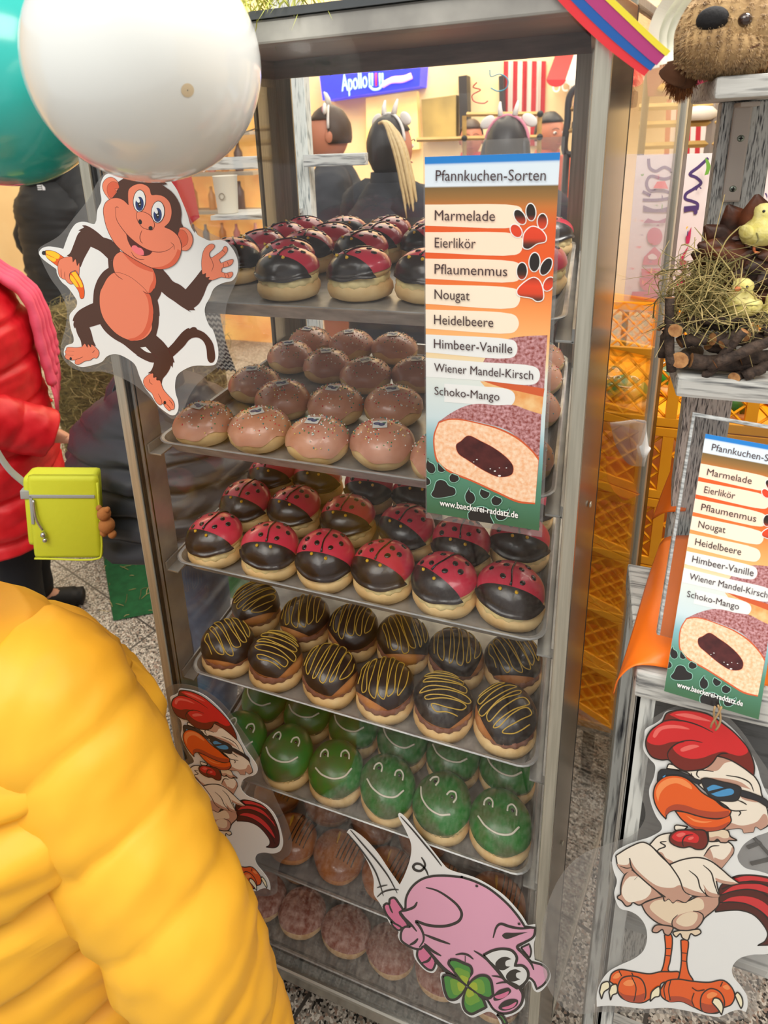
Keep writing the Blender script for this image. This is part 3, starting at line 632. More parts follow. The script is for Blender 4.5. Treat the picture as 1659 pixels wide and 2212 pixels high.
p.fill(sk, "A 350,545 440,535 530,570 620,650 850,800 1000,930 1140,970 1250,1020 1340,1100 1390,1220 1390,1330 1360,1430 1300,1520 1200,1580 1080,1600 940,1575 800,1510 640,1420 500,1320 390,1200 290,1010 240,830 230,700 260,610")
p.line(outl, "A 605,640 530,570 440,535 350,545 260,610 230,700 240,830 290,1010 390,1200 500,1320 640,1420 800,1510 940,1575 1080,1600 1200,1580 1300,1520 1360,1430 1390,1330 1390,1220 1340,1100 1250,1020 1140,970", 1.1, False)
p.fill(skd, "A 1390,1330* 1360,1430 1300,1520 1200,1580 1080,1600 940,1575* 1100,1560 1220,1500 1300,1400 1340,1300*")
p.line(outl, "A 410,690 425,850 500,980 600,1100 700,1190 830,1280 950,1330 1080,1345 1200,1310 1275,1250", 1.3); p.line(outl, "A 400,690 430,670 460,680", 1.); p.line(outl, "A 1235,1200 1280,1240 1290,1310", 1.)
p.fill(ink('mouth', (84, 28, 22)), "A 575,1080* 640,1140 740,1220 830,1285 960,1335* 920,1380 840,1400 740,1370 660,1290 600,1180", outl, .8)
p.fill(ink('tongue', (240, 118, 128)), "A 645,1290* 665,1250 710,1245 750,1275 790,1285 830,1330 835,1390* 780,1390 710,1360")
p.line(outl, "A 645,1340 690,1410 760,1450 840,1455", 1.2); p.line(outl, "A 805,1020 775,1110 785,1180 815,1215", 1.2)
p.fill(sk, "A 735,750 790,740 870,760 940,810 985,900 990,960 960,1010 890,1005 820,980 760,910 725,820", outl, 1.)
p.ell(blk, 'A', 780, 893, 26, 38, -15); p.ell(blk, 'A', 935, 987, 31, 32)
dblue = ink('iris_blue', (34, 52, 108))
for cx, cy, rx, ry, ix, iy in ((768, 580, 92, 164, 770, 625), (1045, 745, 97, 162, 1040, 790)):
    p.ell(white_p, 'A', cx, cy, rx, ry, 3, blk, 1.2); p.ell(dblue, 'A', ix, iy, 62, 106); p.ell(blk, 'A', ix, iy-5, 26, 60); p.ell(white_p, 'A', ix-28, iy-65, 26, 52, -25); p.ell(white_p, 'A', ix+4, iy+6, 9, 9)
p.obj('monkey_print', mk); adopt(mk)

# --- rooster art, used for both roosters
RWH = "F 490,400 500,330 600,270 650,230 690,165 800,145 960,140 1100,170 1240,250 1370,370 1480,520 1560,690 1590,800 1640,920 1720,1050 1760,1150 1740,1230 1659,1300 1540,1345 1430,1420 1380,1500 G 1370,210 1385,270 1450,330 1560,355 1659,385 1780,440 1870,560 1900,760 1880,960 1800,1080 1659,1140 1500,1150 1380,1190 1320,1270 1330,1350 1400,1440 1460,1540 1465,1640 1450,1690* 1380,1670 1300,1690 1200,1735 1100,1725 900,1680 700,1650 500,1660 300,1640 150,1630 40,1640* 40,1520 70,1420 150,1310 250,1250 400,1180 480,1110 515,1000 500,880 440,790 360,740 260,710 220,640 205,560 230,450 200,360 185,260 210,180 300,120 430,70 540,35 F 650,1280 650,1230 600,1150 550,1020 535,900 580,780 590,670 540,610 480,520"
RLAM = "F 440,400 480,300 640,180 800,110 1000,100 1250,190 1420,360 1540,540 1650,700 1800,950 1830,1200 1800,1400 G 1900,380 1990,600 1990,900 1900,1150 1700,1260 1560,1500 1540,1700 1400,1760 1200,1780 900,1730 500,1700 100,1690 -200,1700 -400,1500 -480,1200 -460,800 -300,400 -100,200 150,100 400,0 F 500,1150 450,900 470,650"
def rooster(name, mp, label, loc, lam):
    r = empty(name, loc, label, 'cut-out', 'laminated cartoon rooster cut-outs'); sheet(mp, lam, 'laminate', film, r)
    sheet(lambda x, y, h: mp(x, y, h+.0006), RWH, 'paper', white_p, r)
    p = Print(lambda x, y, h: mp(x, y, h+.0007)); L = blk; lw = 3.
    crm = ink('rooster_cream', (242, 234, 220)); shd = ink('rooster_shade', (196, 154, 136)); red = ink('comb_red', (212, 38, 44)); drd = ink('comb_dark', (118, 36, 30)); ora = ink('beak_orange', (232, 96, 30)); olt = ink('beak_light', (248, 148, 84)); odk = ink('beak_dark', (176, 70, 44)); tld = ink('tail_dark', (80, 26, 24)); tlr = ink('tail_red', (206, 52, 58)); pnk = ink('comb_light', (236, 110, 104)); gd = ink('glasses_dark', (40, 44, 52)); gb = ink('lens_blue', (74, 152, 210)); belly = ink('rooster_belly', (232, 214, 188)); claw = ink('claw', (246, 240, 208))
    p.fill(tld, "G 1160,745* 1210,500 1340,410 1440,395 1560,400 1680,425 1790,520 1850,680 1850,860 1790,1000 1700,1050 1560,1060* 1630,1020 1655,950 1610,860 1520,770 1400,730 1280,730", L, lw)
    for q in ("G 1340,430* 1440,405 1560,410 1680,440 1740,480 1650,460 1500,445 1390,460", "G 1215,580* 1330,500 1480,480 1640,495 1760,580 1820,720 1740,620 1640,560 1480,530 1330,545", "G 1200,670* 1300,610 1450,595 1600,640 1720,760 1760,900 1680,810 1560,710 1420,660 1300,650"): p.fill(tlr, q)
    for q in ("G 1220,530 1400,462 1560,470 1690,520 1790,640", "G 1200,590 1330,548 1480,530 1620,570 1740,700 1800,860", "G 1200,660 1300,650 1450,668 1590,740 1690,860 1740,990"): p.line(L, q, lw, False)
    p.fill(ora, "G 680,960* 745,960 735,1200 715,1290 740,1330 640,1330* 670,1250 690,1100", L, lw); p.fill(ora, "G 835,1010* 900,1010 890,1210 910,1320 950,1400 800,1420* 820,1350 840,1210", L, lw)
    for q in ("G 690,1090 740,1090", "G 690,1155 735,1160", "G 845,1130 890,1135", "G 845,1205 885,1212"): p.line(L, q, 2, False)
    p.fill(ora, "G 160,1400* 180,1330 250,1290 400,1310 540,1330 640,1310 740,1310 820,1315 800,1400* 650,1420 630,1520 540,1570* 480,1600 400,1600 280,1560 240,1510 200,1430", L, lw)
    p.fill(ora, "G 640,1480* 700,1400 800,1380 950,1400 1100,1410 1230,1390 1310,1450 1345,1540 1310,1620 1240,1650 1180,1700 1060,1690 950,1640 840,1590 720,1590 650,1540", L, lw)
    p.fill(odk, "G 740,1540* 840,1545 940,1590 960,1645* 840,1590 720,1590")
    for q in ("G 240,1450 280,1370 380,1350 460,1380 500,1470 490,1570 400,1600 300,1570 245,1510", "G 1020,1600 1040,1520 1110,1470 1190,1490 1240,1560 1240,1650 1150,1700 1040,1680"):
        p.fill(ora, q, L, lw)
    p.fill(odk, "G 245,1490* 300,1525 420,1535 495,1510* 480,1590 400,1600 300,1570"); p.fill(odk, "G 1025,1600* 1100,1620 1200,1610 1238,1590* 1240,1650 1150,1695 1045,1680")
    p.fill(olt, "G 290,1420 340,1385 400,1400 380,1440 310,1440"); p.fill(olt, "G 1080,1530 1130,1500 1180,1520 1150,1550 1090,1560"); p.fill(olt, "G 1230,1450 1270,1430 1300,1470 1270,1480"); p.fill(olt, "G 190,1370 230,1320 270,1330 240,1370")
    for q in ("G 370,1360 410,1450 405,1530 390,1590", "G 700,1400 675,1470 690,1570", "G 740,1390 720,1480 735,1580", "G 1230,1405 1210,1450", "G 250,1300 275,1350", "G 370,1320 385,1350", "G 940,1460 990,1490 1060,1480", "G 960,1510 940,1580 960,1640"): p.line(L, q, 2.2, False)
    for q in ("G 65,1500* 90,1420 150,1405 160,1460 110,1500 85,1570*", "G 155,1500* 180,1440 225,1430 230,1510 190,1530 170,1580*", "G 545,1590* 560,1500 630,1450 630,1540 590,1550", "G 1130,1600* 1150,1560 1200,1570 1235,1640 1220,1720* 1190,1670", "G 1345,1530* 1370,1505 1410,1550 1420,1620 1405,1660* 1380,1610"): p.fill(claw, q, L, lw)
    p.fill(shd, "G 460,670* 530,640 700,590 900,640 1000,595 1195,600* 1190,680 1060,800* 1000,880 900,920 760,890 620,850 510,760", L, lw)
    p.fill(belly, "G 540,700 580,645 700,625 860,660 1000,610 1045,640 1050,710 1000,730 940,740 850,760 770,800 750,850 640,800")
    p.fill(shd, "G 745,850 770,800 850,760 960,740 1040,770 1045,820 1000,880 920,920 830,915"); p.fill(belly, "G 790,840 830,780 920,745 990,760 985,820 940,870 860,880")
    p.line(L, "G 805,770 755,825 760,885 850,922 960,912 1035,840 1045,775 1000,742 950,735", lw)
    p.fill(shd, "G 570,900 600,870 680,870 760,890 750,930 720,965 680,950 660,910 610,940 565,930", L, lw); p.fill(belly, "G 760,940 820,920 900,920 960,910 1010,910 1025,940 970,970 930,950 900,1010 850,990 830,950 790,980", L, lw)
    p.fill(crm, "F 540,1420* 620,1340 740,1310 900,1330 1100,1390 1270,1390 1330,1440 1330,1500 G 1300,230 1220,330* 1100,260 1000,230 880,245 730,290* 640,190 610,170", L, lw)
    p.fill(shd, "F 1050,1530* 1100,1450 1150,1560 G 1150,230 1230,250 1300,180 1320,130 1335,160 1300,230 1220,330* 1130,260")
    p.fill(shd, "G 730,290* 640,190 610,170* 660,185 690,230 760,270"); p.line(L, "F 1200,1430 1120,1440 1050,1530", lw); p.line(L, "F 700,1390 640,1400 690,1435 620,1470 620,1500", lw)
    p.fill(shd, "G 360,335* 300,400 270,490 265,580* 235,600 240,620* 275,640 320,690 360,680 380,655 440,680 520,640 690,590* 560,480 440,400", L, lw); p.fill(crm, "G 350,410* 310,450 275,540 290,600 340,650 430,640 510,610 555,545 540,490 430,410")
    p.fill(crm, "G 220,210* 350,130 470,85 540,110 640,210 740,310 820,430 880,550 1000,590 940,600* 880,655* 850,650 800,630 760,660* 720,620 680,640 670,605* 600,540 480,440 370,330* 300,385* 240,310", L, lw)
    p.fill(shd, "G 230,290* 300,300 340,290 352,235* 365,290 380,330 300,385* 245,320"); p.fill(shd, "G 352,235* 400,320 500,420 620,500 760,515 820,490 850,500* 880,555 930,600* 880,650 850,645 800,628 760,655 720,618 685,638 675,605 600,540 480,440 380,335")
    p.line(L, "G 350,235 372,330 480,440 600,540 690,605", lw, False); p.line(L, "G 425,410 395,440", 2); p.line(L, "G 260,310 320,330 365,325", 2.)
    p.fill(crm, "G 730,295* 850,250 1000,230 1110,260 1220,340 1300,410 1390,475* 1300,485 1170,450* 1200,600* 1090,590 1060,530 1080,590* 960,590 870,550 820,430", L, lw)
    p.fill(shd, "G 850,500* 900,520 980,550 1060,570* 1075,588 960,588 875,550"); p.fill(shd, "G 1160,420* 1230,445 1310,460 1385,473* 1300,485 1170,450"); p.fill(shd, "G 1045,480* 1100,550 1195,580* 1198,598 1090,588")
    p.line(L, "G 910,350 990,420 1020,520 1080,590", lw); p.line(L, "G 1045,300 1120,370 1150,470 1190,590", lw)
    p.fill(shd, "F 1090,1290* 1280,1290 1300,1340 1365,1380 1290,1380* 1270,1400 1210,1400* 1180,1370 1150,1390 1100,1390*", L, lw); p.fill(belly, "F 1100,1290* 1270,1290 1290,1350 1240,1360 1180,1340 1110,1350"); p.fill(crm, "F 900,1250* 780,1240 780,1280 850,1290", L, lw)
    p.fill(crm, "F 1180,585* 1300,620 1420,690 1525,770 1580,860 1600,950 1640,1050 1659,1120 1665,1230 1590,1280* 1540,1250 1520,1300* 1430,1310* 1410,1270 1250,1280* 1300,1100 1180,1000 1050,900 950,800 900,740 700,700* 720,660 760,665 860,720 960,720 1060,700 1130,650", L, lw)
    p.fill(shd, "F 1180,590* 1320,630 1250,650 1180,720 1060,720* 1130,650"); p.fill(shd, "F 1300,1210* 1400,1240 1480,1230 1560,1200 1620,1130 1650,1150 1655,1230 1590,1280* 1540,1250 1520,1300* 1430,1310* 1410,1270 1250,1280*"); p.fill(shd, "F 1010,790* 1200,790 1400,830 1500,900* 1430,880 1200,815 1040,800"); p.fill(shd, "F 1390,950* 1500,990 1590,1010* 1560,1020 1420,990")
    p.line(L, "F 1260,765 1400,790 1490,840 1525,920", lw); p.line(L, "F 930,740 940,770 960,785", lw); p.line(L, "F 1145,730 1000,720 985,760 1010,790", lw); p.line(L, "F 1190,1010 1240,1060 1330,1100 1460,1095", lw); p.line(L, "F 1380,1100 1400,1120 1380,1150", lw); p.line(L, "F 1370,1000 1420,1020 1460,1045", lw)
    p.fill(drd, "F 670,240* 700,180 800,150 960,150 1100,190 1240,280 1370,390 1480,530 1530,680 1525,770* 1420,690 1300,620 1180,580* 1130,650 1060,700 960,720 860,720 770,670 720,620 650,620 560,590 510,510 505,430 550,340 660,260", L, lw)
    p.fill(red, "F 725,190* 800,160 950,165 1100,200 1240,290 1370,400 1470,540 1400,580 1300,560 1240,540 1120,570 1040,600 940,610 850,590 780,540 760,500 800,470 870,450 750,450 640,480 560,470 517,440 550,360 640,280 740,250 850,255")
    p.line(L, "F 670,250 760,240 900,260 1020,300 1140,360", lw); p.line(L, "F 720,620 710,560 750,500 830,450 930,435 1040,455", lw); p.line(L, "F 1180,580 1220,560 1280,560", lw)
    for q in ("F 570,400 600,330 700,290 850,300 920,330 760,320 650,340 590,410", "F 830,520 880,490 960,475 1010,490 960,510 840,540", "F 780,190 900,180 1040,220 1120,255 1000,240 850,210"): p.fill(pnk, q)
    p.fill(gd, "F 620,740* 650,710 780,720 900,760 980,800 1030,820 1010,850 900,800 780,765 680,800 615,830 615,780", L, 2)
    p.fill(ora, "F 780,1100* 880,1115 980,1145 1090,1170 1200,1175 1300,1140* 1310,1200 1250,1260 1150,1290 1040,1290 930,1250 840,1180", L, lw); p.fill(odk, "F 860,1190* 950,1240 1060,1255 1180,1250 1300,1200* 1250,1260 1150,1290 1040,1290 930,1250"); p.fill(olt, "F 880,1140* 960,1180 1050,1200 1130,1200 1060,1215 960,1200")
    p.fill(ora, "F 780,765 880,790 960,850 1040,930 1160,1000* 1230,1060 1310,1100 1290,1140 1200,1170 1090,1165 980,1140 880,1110 790,1095 730,1110 700,1140 695,1180* 640,1120 590,1030 575,940 600,850 680,780", L, lw)
    p.fill(odk, "F 680,1140* 700,1080 780,1040 880,1050 1000,1090 1150,1110 1290,1100* 1290,1140 1200,1168 1090,1163 980,1138 880,1108 790,1093 730,1108 700,1138"); p.fill(olt, "F 620,1020* 600,920 640,840 740,790 850,800 930,860 940,895 870,870 790,840 700,870 640,940")
    p.fill(gd, "F 1390,900* 1500,930 1659,1010 1670,1080* 1560,1010 1390,950", L, 2); p.fill(gd, "F 1020,810* 1060,790 1200,820 1400,880 1400,930 1370,1000 1260,1010 1150,990 1080,930", L, 2.4)
    p.fill(gb, "F 1080,885* 1140,855 1240,880* 1095,915*"); p.fill(gb, "F 1120,940* 1300,890 1335,910 1330,940 1180,965"); p.fill(gb, "F 660,782 690,760 680,782")
    p.fill(drd, "F 930,1280* 1060,1290 1085,1340 1090,1400 1050,1460 980,1465 920,1440 860,1450 780,1430 730,1390 735,1330 790,1290 860,1280", L, lw); p.fill(red, "F 750,1350 800,1300 880,1290 960,1310 1005,1350 990,1400 930,1400 870,1390 800,1390"); p.line(L, "F 860,1440 850,1390 880,1340 950,1325", lw)
    p.fill(pnk, "F 790,1330 850,1305 880,1320 820,1350"); p.ell(pnk, 'F', 930, 1360, 28, 14, -20)
    p.obj('rooster_print', r); adopt(r); return r
YR = .690
RMP = lambda px, py, h: W(px, py, Y=YR-h)
rooster('rooster_cutout', RMP, 'large laminated rooster cut-out with sunglasses hanging on the whitewashed stand', W(1470, 1880, Y=YR), RLAM)
RA = ((1.129, -.209), (.044, .874), (-.763, -.314-ZF*.874+ZF))
def LMP(px, py, h):
    q = W(px, py, Y=.70); return Vector((q.x*RA[0][0]+q.z*RA[1][0]+RA[2][0]-ZF*RA[1][0], .7355-h, q.x*RA[0][1]+q.z*RA[1][1]+RA[2][1]))
RLAM2 = "F 380,420 400,280 600,120 820,70 1060,80 1300,170 1500,360 1600,540 1750,800 1830,1000 1850,1200 1900,1400 G 1980,400 2040,600 2050,900 1960,1100 1760,1250 1620,1500 1560,1700 1440,1770 1200,1800 900,1750 500,1720 100,1710 -20,1600 0,1400 100,1250 350,1100 440,950 380,830 200,760 140,600 130,400 110,200 200,80 400,0 F 550,1250 450,950 500,750 400,560"
rooster('rooster_cutout', LMP, 'smaller looking laminated rooster cut-out taped low on the left of the cabinet pane', LMP(1470, 1880, 0), RLAM2)

# --- pig
pg = empty('pig_cutout', W(960, 1990, Y=.735), 'pink cartoon pig cut-out with four-leaf clover, head down, on the lower right pane', 'cut-out')
sheet(mp, "P 50,330* 90,285 180,330 300,430 440,590 560,770 700,970* 760,850 830,640 840,480 780,320 680,110 700,90 770,140 900,300 1090,530 1230,710 Q 220,90 300,130 480,180 620,230 800,330 960,440 1100,580 1220,730 1290,850* 1390,835* 1395,1000 1372,1100 1382,1310* 1480,1350 1560,1420 1597,1530 1560,1620 1480,1715 1420,1742 1370,1710 1335,1610* 1310,1590 1250,1660 1200,1710* 1240,1800 1252,1890 1190,1985 1090,2045 990,2080* 1045,2175* 930,2175* 860,2040 770,2000 640,2050 560,2077 480,2042 420,1970 390,1880* 320,1892 240,1862 180,1780 150,1660 128,1540 140,1480 200,1470* 90,1370* P 1160,1990 1110,2052 1030,2033 940,1950 880,1860 865,1770* 790,1725 710,1670 676,1590 685,1550 590,1460 545,1380 510,1300 450,1190 385,1090 380,900 310,700 180,490", 'paper', white_p, pg)
p = Print(lambda x, y, h: mp(x, y, h+.0003)); pk = ink('pig_pink', (232, 170, 202)); hp = ink('trotter_pink', (226, 122, 166)); lw = 5.
p.fill(hp, "P 500,1230* 540,1200 570,1210 580,1150 630,1130 690,1200 740,1290 700,1310 800,1470 720,1500 600,1410 530,1320", blk, lw); p.fill(hp, "P 590,1420* 720,1500 690,1530 620,1480", blk, 4); p.line(blk, "P 570,1210 590,1270 615,1320", 4)
p.fill(hp, "P 920,1760* 990,1710 1140,1900 1130,1960 1100,2015 1050,2010 960,1930 915,1850", blk, lw); p.line(blk, "P 960,1935 1050,1900 1085,1850", 6)
p.fill(pk, "P 770,1265* 780,1130 850,1000 960,910 1080,870 1250,860 1475,880 Q 400,210 560,260 750,350 900,460 1050,600 1180,760 1250,870* 1390,890* 1370,1000 1250,1080 1150,1140* 1250,1260 1340,1340* 1480,1380 1550,1440 1565,1530 1500,1640 1410,1700* 1370,1600 1300,1550 1230,1660 1180,1690* 1225,1780 1205,1900 1100,1995 960,2025 840,1970 760,1850* 500,1650 300,1550 60,1330* P 1130,1890 990,1720* 950,1760 870,1750 790,1710 720,1650 720,1550 760,1490 840,1490* 700,1300*", blk, lw)
p.fill(ink('ear_light', (224, 160, 196)), "Q 1200,1150* 1310,1100* 1335,1200 1315,1290*", blk, 4)
for q, l in (("P 965,635 1000,690 1010,740 960,800 890,790 865,750 900,715 960,725 1020,790 1050,860", 5.5), ("P 1020,1005 1150,1040 1300,1130 1420,1240 1460,1330 1430,1410 1300,1470 1150,1480 1020,1460 900,1420 950,1490 990,1580 990,1660 940,1740", 6.5), ("P 700,1300 790,1280 880,1240 915,1180", 6), ("P 690,1300 760,1380 850,1470 910,1545", 5), ("P 1000,1580 1150,1640 1320,1700", 6), ("P 1000,1690 1100,1780 1210,1845", 6), ("P 820,1710 880,1680 925,1630", 6),
             ("P 1000,1710 1130,1870 1250,2000 1400,2100", 6), ("P 95,300 250,480 420,680 560,870 670,1075", 3.5), ("P 60,340 200,510 330,690 410,830 460,970 500,1110", 3.5), ("P 420,1010 480,990 550,975", 3), ("P 420,1125 500,1060 620,1030 690,1035", 3.5), ("P 710,135 850,290 1000,470 1130,630 1215,745", 3.5),
             ("Q 830,1020 880,870 930,835 1050,870 1200,895 1390,880", 6), ("Q 1390,880 1360,1010 1250,1080 1150,1140 1250,1250 1340,1370 1370,1445", 6), ("Q 330,1245 420,1230 500,1250 570,1305", 5), ("Q 460,1260 460,1340", 5)): p.line(blk, q, l)
p.fill(blk, "Q 950,990 990,955 1100,955 1290,945* 1180,980 1100,1010 1000,1035")
p.fill(white_p, "Q 700,1250* 820,1190 950,1165 1080,1190 1145,1280 1120,1390* 1220,1390 1290,1460 1290,1560 1230,1640 1150,1690* 1000,1590 880,1450", blk, 6)
p.fill(blk, "Q 1075,1300* 1000,1270 920,1290 860,1360 880,1420 960,1450 1060,1400* 1000,1390 1000,1330"); p.fill(blk, "Q 1205,1470* 1130,1435 1050,1460 1000,1530 1030,1590 1100,1600 1190,1570* 1140,1540 1140,1490")
for q, l in (("Q 575,1190 700,1270 900,1450 1010,1600", 5), ("Q 810,1525 900,1535 990,1570", 4), ("Q 870,1630 960,1610 1060,1615 1190,1690 1225,1790 1200,1900 1110,1990 980,2025 860,1990 760,1870", 6)): p.line(blk, q, l)
p.fill(blk, "Q 840,1790 900,1720 980,1690 1040,1685 1070,1730 1000,1800 900,1850 840,1850"); p.fill(hp, "Q 850,1800 950,1760 1040,1730 1010,1790 900,1830"); p.fill(blk, "Q 900,1950 960,1870 1080,1830 1160,1850 1150,1910 1060,1970 950,1985"); p.fill(hp, "Q 945,1950 1040,1920 1140,1870 1110,1930 1000,1968")
g1, g2, g3 = ink('clover_green', (64, 146, 58)), ink('clover_mid', (112, 168, 52)), ink('clover_yellow', (168, 190, 50))
cc = Vector((78.7, 271.2, 0))
for q in ("Q 260,1310* 330,1310 450,1360 530,1400 550,1480 500,1560 490,1650* 380,1550 290,1430 240,1360", "Q 160,1530* 220,1510 320,1550 460,1660* 400,1780 320,1840 240,1830 190,1730 170,1620", "Q 500,1650* 580,1560 660,1520 750,1530 800,1590 830,1780* 780,1820 690,1800 600,1730", "Q 490,1680* 560,1740 680,1810 740,1940* 640,1990 540,2030 460,1980 430,1880 450,1780"):
    p.fill(g1, q, blk, 6); Q = smooth2(pts(q)); c = Vector((930+488/6.144, 1860+1660/6.144, 0)); m_ = sum((Vector((a[0], a[1], 0)) for a in Q), Vector())/len(Q)
    p.poly(g2, [c+(m_-c)*.06+(Vector((a[0], a[1], 0))-c)*.66 for a in Q]); p.poly(g3, [c+(m_-c)*.08+(Vector((a[0], a[1], 0))-c)*.36 for a in Q])
p.fill(g1, "Q 880,2040* 940,2100 970,2165* 1025,2165* 985,2090 940,2040", blk, 5)
p.ell(blk, 'Q', 613, 332, 20, 16, 20); p.ell(blk, 'Q', 1175, 835, 20, 16, 20)
p.obj('pig_print', pg); adopt(pg)

# --- menu signs
SGW, SGH = .147, .468
tl_, br_ = W(917.5, 339, Y=.7355), W(1153, 1146, Y=.7355)
def loc_uv(px, py): q = W(px, py, Y=.7355); return q.x-tl_.x, q.z-tl_.z
def vgrad(n, stops):
    m = bpy.data.materials.new(n); m.use_nodes = True; nt = m.node_tree; b = nt.nodes['Principled BSDF']; b.inputs['Roughness'].default_value = .3; b.inputs['Coat Weight'].default_value = .3
    tc = nt.nodes.new('ShaderNodeTexCoord'); sx = nt.nodes.new('ShaderNodeSeparateXYZ'); nt.links.new(tc.outputs['Object'], sx.inputs[0])
    mr = nt.nodes.new('ShaderNodeMapRange'); mr.inputs[1].default_value = 0; mr.inputs[2].default_value = -SGH; nt.links.new(sx.outputs[2], mr.inputs[0])
    r = nt.nodes.new('ShaderNodeValToRGB'); nt.links.new(mr.outputs[0], r.inputs[0]); e = r.color_ramp.elements
    while len(e) > 1: e.remove(e[0])
    for i, (y, c) in enumerate(stops):
        f = min(1, max(0, -loc_uv(930, y)[1]/SGH))
        if i == 0: e[0].position = f; k = e[0]
        else: k = e.new(f)
        k.color = lin(c)
    nt.links.new(r.outputs[0], b.inputs['Base Color']); return m
sg_bg = vgrad('ink_menu_ground', [(356, (24, 124, 206)), (356.6, (214, 230, 244)), (403.4, (218, 232, 246)), (404, (118, 94, 52)), (428, (150, 108, 54)), (448, (194, 116, 50)), (490, (224, 92, 30)), (550, (226, 90, 30)), (610, (232, 114, 46)), (660, (242, 152, 82)), (720, (246, 182, 114)), (768, (236, 214, 170)), (800, (222, 230, 226)), (900, (202, 222, 230)), (945, (130, 184, 196)), (1010, (84, 142, 120)), (1100, (60, 104, 72))])
paw_m = vgrad('ink_paw', [(440, (22, 16, 12)), (466, (40, 24, 14)), (482, (190, 60, 24)), (494, (222, 66, 30)), (513, (214, 62, 28)), (523, (90, 44, 24)), (534, (26, 18, 14)), (577, (30, 20, 14)), (588, (70, 36, 22)), (598, (190, 60, 28)), (609, (226, 68, 30)), (625, (214, 66, 30)), (636, (90, 46, 26)), (648, (24, 18, 14))])
pill = [ink('pill_a', (250, 226, 204)), ink('pill_b', (246, 232, 212)), ink('pill_c', (232, 236, 238))]
sugp = mat('ink_sugar_photo', (138, 66, 62), .35, c2=(222, 176, 184), scale=260, lo=.35, hi=.75, detail=6); crump = mat('ink_crumb_photo', (240, 184, 140), .35, c2=(250, 226, 200), scale=190, lo=.35, hi=.7, detail=6); jam = mat('ink_jam_photo', (64, 28, 30), .25, c2=(90, 40, 40), scale=60); crust = ink('crust_photo', (206, 92, 48)); dough_y = mat('ink_dough_photo', (240, 206, 150), .4, c2=(226, 150, 80), scale=40); txt = ink('menu_text', (62, 40, 44)); wtx = ink('menu_white', (244, 246, 246)); paper_back = ink('sign_white', (236, 240, 242))
def text_mesh(s):
    cu = bpy.data.curves.new('t', 'FONT'); cu.body = s; cu.resolution_u = 3; o = bpy.data.objects.new('t', cu); C.objects.link(o)
    bpy.context.view_layer.update(); me = o.evaluated_get(bpy.context.evaluated_depsgraph_get()).to_mesh()
    V = [(v.co.x, v.co.y) for v in me.vertices]; F = [tuple(f.vertices) for f in me.polygons]; o.to_mesh_clear(); bpy.data.objects.remove(o); return V, F
def put_text(pr, m, s, x0, y0, x1, y1, cap, bold=0.):
    """text from baseline start (x0, y0) to baseline end (x1, y1) in sign metres"""
    V, F = text_mesh(s); mx = max(v[0] for v in V); mn = min(v[0] for v in V); d = Vector((x1-x0, y1-y0)); L = d.length; d /= L; n = Vector((-d.y, d.x)); ch = cap/.70
    for k, off in enumerate(((0, 0),) if not bold else ((-bold, 0), (bold, 0), (0, bold), (0, -bold))):
        pr.k += 1; Q = []
        for v in V: u = (v[0]-mn)/(mx-mn)*L + off[0]; t = v[1]*ch + off[1]; Q.append(Vector((x0+d.x*u+n.x*t, -pr.k*pr.step, y0+d.y*u+n.y*t)))
        pr.mb.add(Q, F, pr.mi(m))
